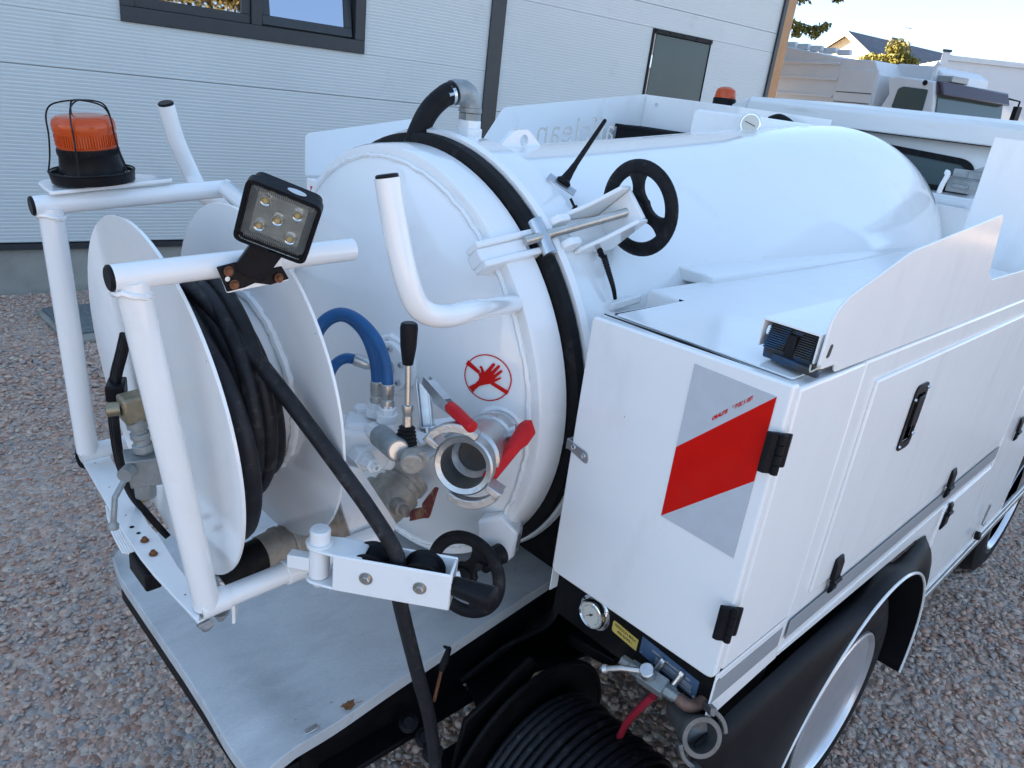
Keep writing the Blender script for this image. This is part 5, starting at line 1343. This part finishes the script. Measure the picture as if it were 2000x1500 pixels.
# lower quick coupling
k0, k1 = V((1.0300, 0.4529, 0.7764)), V((0.9850, 0.3908, 0.8076)); kd = (k1 - k0).normalized(); KL = (k1 - k0).length
m = MB(); m.rev([(-.03, .022), (KL * .5, .029), (KL - .012, .031), (KL - .01, .036), (KL, .036), (KL, .0275), (KL - .035, .025), (KL - .04, .0)], k0, kd, 32); kc = m.build('filler_coupling', DULLAL, T, 0, 30)
cb0, ca, CL_ = k0, kd, KL; cu, cw = perp(ca); m = MB()
def claw2(a0, a1):
    n = 12; pts = [(a0 + (a1 - a0) * k / n, .037 + .011 * (k / n)) for k in range(n + 1)]; outer_ = [(a, r + .008) for a, r in pts]
    m.prism([cb0 + ca * (CL_ - .012) + (cu * cos(a) + cw * sin(a)) * r for a, r in pts + outer_[::-1]], ca * .018)
    e = cb0 + ca * (CL_ - .012); m.prism([e + (cu * cos(t) + cw * sin(t)) * r for t, r in ((a1 - .2, .045), (a1, .045), (a1, .060), (a1 - .2, .060))], ca * .03)
claw2(.2, 1.5); m.build('coupling_claw', DULLAL, kc, .0015); m = MB(); claw2(.2 + pi, 1.5 + pi); m.build('coupling_claw', DULLAL, kc, .0015)

# ================================================================== lower hose reel and chassis
LC_ = V((1.055, .655, .335))
m = MB(); m.rev([(-.15, .13), (.15, .13)], LC_, (0, 1, 0), 32); lr = m.build('lower_reel', BLACKP, T)
for y in (-.155, .150):
    m = MB(); m.prism(circle(LC_ + V((0, y, 0)), (0, 1, 0), .255 if y > 0 else .20, 64), (0, .005, 0)); m.build('reel_flange', BLACKP, lr, .001)
m = MB(); m.tube([LC_ + V((.256 * cos(a), .152, .256 * sin(a))) for a in [2 * pi * k / 64 for k in range(64)]], .006, 8, closed=True); m.build('flange_rim', BLACKP, lr)
hc = hose_coil(LC_, (0, 1, 0), .174, -.138, .138, 15.5, .3, .002, 26); hc2 = hose_coil(LC_, (0, 1, 0), .192, .138, -.130, 14.5, .3 + 2 * pi * 15.5, .003, 26)
m = MB(); m.tube(cat_rom(hc[::2], 2), .0088, 9); m.tube(cat_rom(hc2[::2], 3), .0088, 10)
lh = m.build('jetting_hose', HOSEM, None, 0, 60); tag(lh, 'black jetting hose coiled on the low reel under the rear cupboard', 'hose')
m = MB(); q0 = V((.90, .83, .50)); m.prism([(.86, .835, .55), (1.05, .835, .62), (1.08, .835, .58), (.95, .835, .45), (.84, .835, .42)], (0, .012, 0)); m.abox(.83, 1.10, .835, .90, .40, .412); m.build('reel_bracket', BLACKP, T, .004)
m = MB(); m.abox(.50, 4.2, 1.02, 1.09, .44, .60); m.abox(.50, 4.2, 1.58, 1.65, .44, .60); m.abox(.47, .53, .93, 1.74, .46, .585); m.abox(1.05, 1.12, 1.0, 1.7, .45, .60)
chs = m.build('chassis_frame', BLACKP, T, .004)
m = MB(); m.abox(.56, 1.2, .985, .992, .46, .62); m.abox(.60, .98, .93, .985, .46, .475); m.build('tool_tray', BLACKP, T, .003)
m = MB(); m.prism([V((0.9890, 0.9878, 0.4900)), V((1.4796, 1.0139, 0.4900)), V((1.3440, 0.8435, 0.4900)), V((1.1340, 0.8975, 0.4900)), V((0.9492, 0.8864, 0.4900))], (0, 0, -.012)); m.prism([V((1.3396, 0.9407, 0.5500)), V((1.3506, 0.7778, 0.5500)), V((1.2685, 0.7608, 0.5500)), V((1.2432, 0.8896, 0.5500))], (0, 0, -.03)); m.build('underbody_panel', BLACKP, T, .003)
for px in ((0.7942, 0.9428, 0.5000), (0.8054, 0.8978, 0.4900), (0.8002, 0.8631, 0.4800)):
    m = MB(); m.rev([(0, .022), (.012, .022), (.016, .012), (.03, .012)], px, (-.4, -.5, .75), 12); m.build('chassis_fitting', BLACKP, T, .001)
m = MB(); a = V((0.8748, 0.9430, 0.6000)); b_ = V((0.8489, 0.9278, 0.5400)); m.rev([(0, .008), (.02, .012), (.05, .0115), (.055, .008)], a, a - b_, 10); m.build('screwdriver_grip', RUBBER, T); m = MB(); m.tube([a, b_], .004, 8); m.build('rusty_rod', RUST, T)
m = MB()
for k in range(3): m.tube(cat_rom([V((0.9492, 0.9540, 0.5200)) + V((.02 * k, 0, 0)), V((1.0710, 0.9340, 0.5600)) + V((.02 * k, .01, 0)), V((1.2033, 0.9146, 0.6000)) + V((.01 * k, .01 * k, 0)), V((1.25, .95, .70))], 6), .006, 8)
m.build('underbody_cable', RUBBER, T)
# axle, fuel tank and drop side to close the underbody
m = MB(); m.rev([(0, .05), (1.45, .05)], (1.80, .60, .36), (0, 1, 0), 16); m.rev([(.55, .06), (.62, .14), (.72, .16), (.82, .14), (.9, .06)], (1.80, .60, .36), (0, 1, 0), 20); m.build('rear_axle', BLACKP, T)
m = MB(); m.abox(1.30, 2.9, .83, 1.95, .61, .80); m.build('body_subframe', BLACKP, T, .004)
m = MB(); m.rev([(0, .2), (0, .33), (.03, .345), (.15, .345), (.18, .33), (.18, .2)], (1.80, 2.05, .352), (0, 1, 0), 40); m.build('wheel', RUBBER, T)

# ================================================================== left side and cab of the truck
m = MB(); m.abox(1.275, 2.98, 1.86, 2.265, .85, 1.448); lcab = m.build('left_cabinet', SATIN, T, .006, 40, 3)
m = MB(); m.prism([(1.2735, 2.235, 1.425), (1.2735, 2.21, 1.425), (1.2735, 2.228, 1.36)], (.001, 0, 0)); m.build('marker_film', RETRED, lcab)
m = MB(); P = roundpoly([(1.274, 2.268, 1.452), (1.273, 2.268, 1.584), (1.76, 2.268, 1.664), (1.80, 2.268, 1.452)], [.004, .02, .01, 0], 5); m.prism(P, (0, .004, 0)); m.build('left_board', SATIN, lcab, .001)
# board with cut-out lettering (seen from behind, so mirrored)
cu = bpy.data.curves.new('cut', 'FONT'); cu.body = 'affclean'; cu.size = .155; cu.space_character = 1.08
fo = bpy.data.objects.new('cut', cu); COL.objects.link(fo)
dg = bpy.context.evaluated_depsgraph_get()
cv = fo.to_curve(dg).copy() if hasattr(fo, 'to_curve') else None
LX1 = 2.83; LZ0 = 1.585
loops = []
if cv:
    for sp in cv.splines:
        pts = []
        if sp.type == 'BEZIER':
            bpnt = sp.bezier_points
            for i in range(len(bpnt)):
                p, q = bpnt[i], bpnt[(i + 1) % len(bpnt)]
                for k in range(4):
                    t = k / 4; pts.append(p.co * (1 - t) ** 3 + p.handle_right * 3 * t * (1 - t) ** 2 + q.handle_left * 3 * t * t * (1 - t) + q.co * t ** 3)
        else:
            pts = [V(p.co[:3]) for p in sp.points]
        loops.append([V((LX1 - p.x, 2.268, LZ0 + p.y + (LX1 - p.x - 2.3) * .07)) for p in pts])
bpy.data.objects.remove(fo)
def area(l): return abs(sum(l[i].x * l[(i + 1) % len(l)].z - l[(i + 1) % len(l)].x * l[i].z for i in range(len(l)))) / 2
def inside(p, l):
    c = False
    for i in range(len(l)):
        a, b_ = l[i], l[i - 1]
        if (a.z > p.z) != (b_.z > p.z) and p.x < (b_.x - a.x) * (p.z - a.z) / (b_.z - a.z) + a.x: c = not c
    return c
holes = []; isl = []
for l in loops:
    (isl if any(l is not k and area(k) > area(l) and inside(l[0], k) for k in loops) else holes).append(l)
outl = roundpoly([(1.98, 2.268, 1.52), (2.13, 2.268, 1.722), (3.03, 2.268, 1.840), (3.03, 2.268, 1.452), (1.98, 2.268, 1.452)], [.0, .02, .0, 0, 0], 5)
m = MB(); m.prism(outl, (0, .004, 0), holes)
for l in isl: m.prism(l, (0, .004, 0))
m.build('lettered_board', SATIN, lcab, 0, 0)
m = MB(); m.prism([(3.02, 2.267, 1.45), (3.02, 2.267, 1.838), (3.02, 1.775, 1.832), (3.02, 1.775, 1.45)], (.004, 0, 0)); m.prism([(3.021, 1.774, 1.832), (3.10, 1.40, 1.825), (3.10, 1.40, 1.45), (3.021, 1.774, 1.45)], (.004, 0, 0)); m.build('headboard', SATIN, T, .001)
m = MB(); m.prism([(2.75, .722, 1.44), (2.75, .720, 1.829), (2.75, .400, 1.822), (2.75, .400, 1.44)], (.004, 0, 0)); m.abox(2.754, 2.80, .718, .722, 1.44, 1.826); m.build('headboard', SATIN, T, .001)
for z in (1.80,):
    m = MB(); m.rev([(0, .008), (.003, .007), (.003, 0)], (3.018, 2.20, z), (-1, 0, 0), 12); m.build('board_rivet', ZINC, T)
# plastic storage bin in the left tray
bn = thing('storage_bin', (2.85, 2.05, 1.45), 'black plastic storage bin standing in the left tray behind the lettered board', 'bin')
m = MB(); Y0, Y1, Zb, Zt = 1.86, 2.235, 1.452, 1.70
for P, e in (([(2.80, Y0 + .0, Zb), (2.80, Y1, Zb), (2.80, Y1, Zt), (2.80, Y0 + .06, Zt), (2.80, Y0, Zt - .07)], (.006, 0, 0)), ([(2.98, Y0, Zb), (2.98, Y1, Zb), (2.98, Y1, Zt), (2.98, Y0 + .06, Zt), (2.98, Y0, Zt - .07)], (.006, 0, 0)), ([(2.80, Y1 - .006, Zb), (2.98, Y1 - .006, Zb), (2.98, Y1 - .006, Zt), (2.80, Y1 - .006, Zt)], (0, .006, 0)), ([(2.80, Y0, Zb), (2.98, Y0, Zb), (2.98, Y0, Zt - .07), (2.80, Y0, Zt - .07)], (0, .006, 0)), ([(2.80, Y0, Zb), (2.98, Y0, Zb), (2.98, Y1, Zb), (2.80, Y1, Zb)], (0, 0, .006))): m.prism(P, e)
m.build('bin_shell', PLASTIC, bn, .002)
m = MB(); m.abox(2.785, 2.80, Y0 + .06, Y1, Zt - .012, Zt + .002)
for y in (1.98, 2.07, 2.16): m.prism([(2.788, y - .02, Zt - .14), (2.788, y + .02, Zt - .14), (2.788, y + .02, Zt - .05), (2.788, y - .02, Zt - .05)], (.012, 0, 0), [[(2.788, y - .012, Zt - .13), (2.788, y + .012, Zt - .13), (2.788, y + .012, Zt - .06), (2.788, y - .012, Zt - .06)]])
m.build('bin_rib', PLASTIC, bn, .002)
# cab
CX = 3.60
m = MB(); prof = [(CX, .55), (CX, 1.60), (CX, 1.74), (CX + .015, 1.785), (CX + .05, 1.81), (4.8, 1.81), (5.05, 1.5), (5.15, .9), (5.15, .55)]
m.prism([(x, .44, z) for x, z in prof], (0, 1.79, 0)); cabn = m.build('cab', OLDWH, T, .03, 50, 4)
m = MB(); m.prism([(CX - .06, .44, 1.800), (CX - .06, .44, 1.870), (CX - .035, .44, 1.893), (4.75, .44, 1.94), (4.75, .44, 1.80)], (0, 1.60, 0)); m.build('cab_roof', OLDWH, cabn, .006)
m = MB(); m.prism([(CX - .05, 2.045, 1.80), (CX - .05, 2.045, 1.885), (CX - .05, 2.13, 1.845), (CX - .05, 2.13, 1.80)], (1.1, 0, .03)); m.build('roof_shoulder', OLDWH, cabn, .006)
m = MB(); m.tube([(CX - .062, .45, 1.799), (CX - .062, 2.03, 1.799)], .0022, 6); m.build('roof_seam', RUBBER, cabn)
wn = roundpoly([(CX, .955, 1.60), (CX, .975, 1.738), (CX, 1.98, 1.792), (CX, 1.99, 1.60)], [.03, .08, .08, .03], 7)
wi = roundpoly([(CX, .985, 1.622), (CX, 1.003, 1.713), (CX, 1.955, 1.768), (CX, 1.965, 1.622)], [.02, .065, .065, .02], 7)
m = MB(); m.prism([p + V((-.010, 0, 0)) for p in wn], (.012, 0, 0), [[p + V((-.010, 0, 0)) for p in wi]]); cw = m.build('cab_rear_window', RUBBER, cabn, .002)
m = MB(); m.prism([p + V((-.003, 0, 0)) for p in wi], (.002, 0, 0)); m.build('pane', CABGL, cw, 0, 0)
m = MB(); m.abox(CX - .10, CX - .01, .42, 1.3, 1.35, 1.595); m.abox(3.20, CX - .08, .42, 1.25, 1.35, 1.575); m.build('bulkhead_ledge', SATIN, T, .006)
k_ = 1.06; y0, y1 = .74, .925; X_ = 3.13
m = MB(); m.abox(X_ + .005, X_ + .05, y0, y1, 1.630, 1.683); m.abox(X_, X_ + .05, y0, y1 - .01, 1.683, 1.711); m.prism([(X_, .86, 1.711), (X_, .82, 1.732), (X_, .81, 1.732), (X_, .77, 1.711)], (.006, 0, 0))
for y in (.755, .81, .865): m.abox(X_ - .006, X_ + .001, y, y + .006, 1.685, 1.709)
m.abox(X_ - .004, X_ + .006, y0, y1, 1.679, 1.683); m.abox(X_ - .004, X_ + .006, .85, .905, 1.646, 1.660); m.build('ladder_rest', GALV, T, .002)
m = MB(); m.tube(cat_rom([(X_ - .02, .935, 1.62), (X_ - .02, .932, 1.65), (X_ - .02, .924, 1.69), (X_ - .02, .935, 1.695)], 5), .009, 10); m.build('white_stop', SATIN, T)
# small hose and fittings on the tank top by the cab
m = MB(); m.tube(cat_rom([(2.98, 1.60, 1.795), (2.98, 1.565, 1.808), (2.98, 1.53, 1.80), (2.98, 1.50, 1.785)], 5), .016, 12); m.build('vent_hose', RUBBER, T)
# roof beacon
bc2 = V((3.6200, 2.2182, 1.8516)); bk = MB(); bk.rev([(-.03, .058), (.018, .058), (.02, .053)], bc2, (0, 0, 1), 32); rb_ = bk.build('roof_beacon', PLASTIC, T, .002)
bk = MB(); bk.rev([(.02, .053), (.03, .053), (.05, .05), (.062, .045), (.070, .032), (.074, .016), (.075, 0)], bc2, (0, 0, 1), 32); bk.build('beacon_lens', AMBER, rb_)

# ================================================================== background vehicles
GA = V((-.315, -.949, 0)).normalized(); GN = V((-.949, .315, 0)).normalized(); GB = V((16.516, 5.604, 0))
def gq(s, z, o=0.0): return GB + GA * s + GN * o + V((0, 0, z))
rt = thing('refuse_truck', gq(-2, 0), 'white refuse collection truck with dark visor parked behind the cab', 'truck')
def gbox(mb, s0, s1, z0, z1, o0, o1): mb.prism([gq(s0, z0, o0), gq(s1, z0, o0), gq(s1, z0, o1), gq(s0, z0, o1)], (0, 0, z1 - z0))
m = MB(); m.prism([gq(-7.5, .9, -.05), gq(-7.5, 3.75, -.05), gq(-4.2, 3.42, -.05), gq(-2.45, 3.20, -.05), gq(-1.62, 3.18, -.05), gq(-1.40, 2.9, -.05), gq(-1.40, .9, -.05)], GN * -2.3); body = m.build('refuse_body', GREYTRK, rt, .02)
for z0, z1, s1 in ((3.06, 3.12, -2.5), (2.74, 2.80, -2.45), (2.38, 2.44, -2.5)):
    m = MB(); gbox(m, -7.4, s1, z0, z1, -.05, -.01); m.build('body_rib', GREYTRK, body, .01)
m = MB(); gbox(m, -2.44, -1.42, 1.0, 3.0, -.05, -.015); m.build('front_panel', GREYTRK, body, .02)
for z in (2.32, 2.52): 
    m = MB(); gbox(m, -2.40, -1.45, z, z + .015, -.015, -.005); m.build('panel_seam', DARKMET, body)
for k in range(5):
    s = -4.6 + k * .42
    m = MB(); gbox(m, s, s + .36, 3.42 - .11 * k * .3, 3.56 - .11 * k * .35, -.4, -.3); m.build('roof_rail', GREYTRK, body, .02)
m = MB(); m.prism([gq(-1.62, 2.4, -.75), gq(-1.62, 3.20, -.75), gq(-.75, 3.18, -.75), gq(-.50, 3.05, -.75), gq(-.45, 2.4, -.75)], GN * -1.5); m.build('hopper_hood', GREYTRK, rt, .03)
m = MB(); m.prism([gq(-1.22, .6, 0), gq(-1.18, 2.2, 0), gq(-1.02, 2.55, 0), gq(-1.15, 2.86, 0), gq(-.9, 2.90, 0), gq(-.05, 2.84, 0), gq(.05, 2.45, 0), gq(.22, 1.6, 0), gq(.22, .6, 0)], GN * -2.2); gc_ = m.build('refuse_cab', GREYTRK, rt, .04, 50, 3)
m = MB(); P = roundpoly([gq(-.86, 2.30, .012), gq(-.82, 2.66, .012), gq(-.72, 2.71, .012), gq(-.14, 2.68, .012), gq(-.13, 2.28, .012)], .04, 3); m.prism(P, GN * -.01); m.build('side_window', CABGL, gc_)
m = MB(); m.prism([gq(.02, 2.62, -.08), gq(.12, 2.10, -.08), gq(.12, 2.10, -2.1), gq(.02, 2.62, -2.1)], GA * .03); m.build('windscreen', CABGL, gc_)
m = MB(); m.prism([gq(-.06, 2.86, -.02), gq(.08, 2.84, -.02), gq(.20, 2.60, -.02), gq(.04, 2.60, -.02)], GN * -2.1); m.build('sun_visor', VISOR, gc_, .03, 50, 3)
m = MB(); m.tube([gq(.02, 2.75, -2.2), gq(.15, 2.72, -2.45), gq(.15, 2.3, -2.45)], .02, 8); gbox(m, .1, .2, 2.3, 2.62, -2.52, -2.38); m.build('wing_mirror', PLASTIC, gc_)
m = MB(); m.tube([gq(-.50, 2.8, -.5), gq(-.50, 3.15, -.5), gq(-.45, 3.22, -.5)], .05, 10); m.build('air_intake', GREYTRK, rt)
m = MB(); gbox(m, -.35, .0, 2.86, 2.98, -.9, -.4); m.build('roof_unit', GALV, rt, .02)
m = MB(); m.rev([(0, .05), (.02, .05)], gq(-.25, 2.80, .002), GN, 12); m.build('marker_lamp', PLASTIC, gc_)
for s in (-.6, -5.5):
    m = MB(); m.rev([(0, .3), (0, .5), (.3, .5), (.3, .3)], gq(s, .5, -.35), GN, 24); m.build('wheel', RUBBER, rt)
# box truck
bt = thing('box_truck', (24.5, 6.6, 0), 'white box-bodied truck at the right edge behind the refuse truck', 'truck')
c0, c1 = V((23.386, 7.904, 0)), V((25.9, 4.2, 0)); bd = (c1 - c0).normalized(); bnrm = V((-bd.y, bd.x, 0)); 
if bnrm.dot(-c0) < 0: bnrm = -bnrm
L_ = (c1 - c0).length
m = MB(); m.prism([c0 + V((0, 0, .8)), c1 + V((0, 0, .8)), c1 + V((0, 0, .8)) - bnrm * 2.4, c0 + V((0, 0, .8)) - bnrm * 2.4], (0, 0, 3.02)); box_ = m.build('cargo_box', GREYTRK, bt, .01)
m = MB(); m.prism([c0 + bd * -.08 + V((0, 0, 3.80)), c1 + V((0, 0, 3.80)), c1 + V((0, 0, 3.80)) + bnrm * .06, c0 + bd * -.08 + V((0, 0, 3.80)) + bnrm * .06], (0, 0, .13)); m.build('top_rail', GREYTRK, box_, .01)
m = MB(); m.prism([c0 + bd * -.12 + V((0, 0, .8)), c0 + bd * .06 + V((0, 0, .8)), c0 + bd * .06 + V((0, 0, .8)) + bnrm * .07, c0 + bd * -.12 + V((0, 0, .8)) + bnrm * .07], (0, 0, 3.2)); m.build('corner_post', GREYTRK, box_, .01)
m = MB(); m.prism([c0 + bd * -.14 + V((0, 0, 4.0)), c0 + bd * .08 + V((0, 0, 4.0)), c0 + bd * .08 + V((0, 0, 4.0)) + bnrm * .09, c0 + bd * -.14 + V((0, 0, 4.0)) + bnrm * .09], (0, 0, .06)); m.build('post_cap', DARKMET, box_, .005)
m = MB(); m.prism([c0 + V((0, 0, .4)) - bnrm * .3, c1 + V((0, 0, .4)) - bnrm * .3, c1 + V((0, 0, .4)) - bnrm * 2.0, c0 + V((0, 0, .4)) - bnrm * 2.0], (0, 0, .4)); m.build('truck_chassis', BLACKP, bt)
for f in (.2, .8):
    m = MB(); m.rev([(0, .3), (0, .45), (.3, .45), (.3, .3)], c0 + bd * (L_ * f) + V((0, 0, .45)) - bnrm * .5, bnrm, 24); m.build('wheel', RUBBER, bt)

# ================================================================== house and trees
A_ = V((43.31, 19.775, 6.675))
hdir = V((.976, -.217, 0)).normalized(); gdir = V((hdir.y, -hdir.x, 0))
half = 3.1; apexz = 6.6; pitch = .60; HB = 11.0
hb = V((A_.x, A_.y, 0))
hs = thing('gabled_house', hb, 'cream gabled house with dark slate roof in sunlight beyond the trucks', 'house')
def hq(a, z, d): return hb + gdir * a + hdir * d + V((0, 0, z))
ez_ = apexz - .12 - half * pitch
m = MB(); m.prism([hq(-half, 0, 0), hq(half, 0, 0), hq(half, ez_, 0), hq(0, apexz - .12, 0), hq(-half, ez_, 0)], hdir * HB); m.build('house_wall', STUCCO, hs)
for s_ in (-1, 1):
    m = MB(); e = half + .35
    m.prism([hq(0, apexz - .10, -.35), hq(s_ * e, apexz - .10 - e * pitch, -.35), hq(s_ * e, apexz + .02 - e * pitch, -.35), hq(0, apexz + .04, -.35)], hdir * (HB + .7)); rfp = m.build('roof', SLATE, hs)
    m = MB(); m.prism([hq(0, apexz - .22, -.40), hq(s_ * e, apexz - .22 - e * pitch, -.40), hq(s_ * e, apexz + .05 - e * pitch, -.40), hq(0, apexz + .06, -.40)], hdir * .05); m.build('bargeboard', STUCCO, rfp)
    if s_ > 0:
        m = MB(); m.prism([hq(-.2, apexz - .4, 3.4), hq(.2, apexz - .4, 3.4), hq(.2, apexz - .4, 4.0), hq(-.2, apexz - .4, 4.0)], (0, 0, .60)); m.build('chimney', SLATE, rfp)
        m = MB(); m.tube([hq(.3, apexz, 4.5), hq(.3, apexz + .9, 4.5)], .03, 6); m.tube([hq(.3, apexz + .8, 4.2), hq(.3, apexz + .8, 4.8)], .02, 6); m.build('tv_aerial', GALV, rfp)
m = MB(); m.prism([hq(-.8, 2.6, -.03), hq(.8, 2.6, -.03), hq(.8, 3.9, -.03), hq(-.8, 3.9, -.03)], hdir * .05); m.build('house_window', CABGL, hs)

def leafmesh(blobs, n, size, seed):
    r = np.random.default_rng(seed); vs = []; fs = []
    tot = sum(b_[3] ** 2 for b_ in blobs)
    C_ = []
    for bx, by, bz, br in blobs:
        k = int(n * br ** 2 / tot)
        d = r.normal(size=(k, 3)); d /= np.linalg.norm(d, axis=1)[:, None]
        rad = br * (r.random(k) ** .45)
        C_.append(np.array([bx, by, bz]) + d * rad[:, None] * np.array([1, 1, .85]))
    P = np.concatenate(C_); k = len(P)
    u = r.normal(size=(k, 3)); u /= np.linalg.norm(u, axis=1)[:, None]
    w = r.normal(size=(k, 3)); w -= u * (u * w).sum(1)[:, None]; w /= np.linalg.norm(w, axis=1)[:, None]
    s_ = size * r.uniform(.6, 1.3, k)[:, None]
    Vv = np.stack([P - u * s_, P + w * s_ * .45, P + u * s_, P - w * s_ * .45], 1).reshape(-1, 3)
    return Vv.tolist(), [(4 * i, 4 * i + 1, 4 * i + 2, 4 * i + 3) for i in range(k)]
def tree(name, base, height, blobs, n, size, mt, label, seed, limbs=(), trunk=.12):
    base = V(base); t = thing(name, base, label, 'tree')
    mm = MB(); top = base + V((0, 0, height))
    mm.tube(cat_rom([base, base + V((.1, .05, height * .5)), top], 5), [trunk * (1 - .8 * i / 10) for i in range(11)], 8)
    for q in limbs:
        st_ = base + V((.08, .04, height * q[1])); e = V(q[0]); md_ = (st_ + e) / 2 + V((0, 0, .25))
        mm.tube(cat_rom([st_, md_, e], 5), [trunk * .45 * (1 - .85 * i / 10) for i in range(11)], 6)
    mm.build('trunk', BARK, t)
    vs, fs = leafmesh(blobs, n, size, seed); mesh_obj('crown', vs, fs, mt, t, 0, 0)
    return t
rb2 = random.Random(3)
B = V((29.2976, 11.2892, 4.3235)); bl = []
for k in range(26):
    f = k / 25.0; u = 1700 + 130 * f
    bl.append((B.x + (f - .5) * 1.7 + rb2.uniform(-.3, .3), B.y - (f - .5) * 1.8 + rb2.uniform(-.3, .3), B.z - .25 + .55 * sin(pi * min(1, f * 1.15)) * rb2.uniform(.3, 1.0) - .30 * max(0, f - .7) - rb2.uniform(0, .6), rb2.uniform(.26, .46)))
tree('garden_tree', (B.x, B.y, 0), 3.6, bl, 8000, .08, FOLI, 'sunlit yellow-green leafy tree in front of the house', 5, [((x, y, z), .6) for x, y, z, r in bl[::3]], .09)
vis = [V(q) for q in ((14.9078, 7.9723, 3.5284), (14.9867, 7.8769, 3.5055), (15.0728, 7.7747, 3.4838), (15.1768, 7.6657, 3.4827), (15.2680, 7.5941, 3.5242), (15.3629, 7.5294, 3.5839), (15.1770, 7.6247, 3.4116), (14.9261, 7.8836, 3.4067), (15.0784, 8.0543, 3.9831), (15.2180, 7.9522, 4.0590), (15.0101, 8.1702, 4.0610), (15.5888, 7.5945, 4.1099), (15.6658, 7.5366, 4.1490))]
bl = []
for k in range(60): bl.append((13.4 + rb2.uniform(-4.4, 4.0), 12.8 + rb2.uniform(-2.2, 3.4), 6.3 + rb2.uniform(-2.6, 2.6), rb2.uniform(.7, 1.3)))  # crown enlarged out of view to shade the refuse truck
oak = tree('oak_tree', (13.6, 12.4, 0), 6.5, bl, 60000, .15, FOLD, 'green tree whose branches hang past the workshop corner', 9, [(tuple(q), .6) for q in vis[::2]], .16)
vs, fs = leafmesh([(q.x, q.y, q.z, .11) for q in vis], 620, .055, 77)
mesh_obj('hanging_foliage', vs, fs, FOLI, oak, 0, 0)
r5 = random.Random(41); x, y, hh_ = 6.3, -24.0, 6.4
bl = [(x + r5.uniform(-5.5, 5.5), y + r5.uniform(-1.2, 1.2), hh_ * r5.uniform(.12, .95), r5.uniform(.8, 1.4)) for j in range(34)]
tree('autumn_tree', (x, y, 0), hh_ * .8, bl, 9000, .16, FOLG, 'golden autumn tree mirrored in the left pane of the workshop window', 61, [], .2)
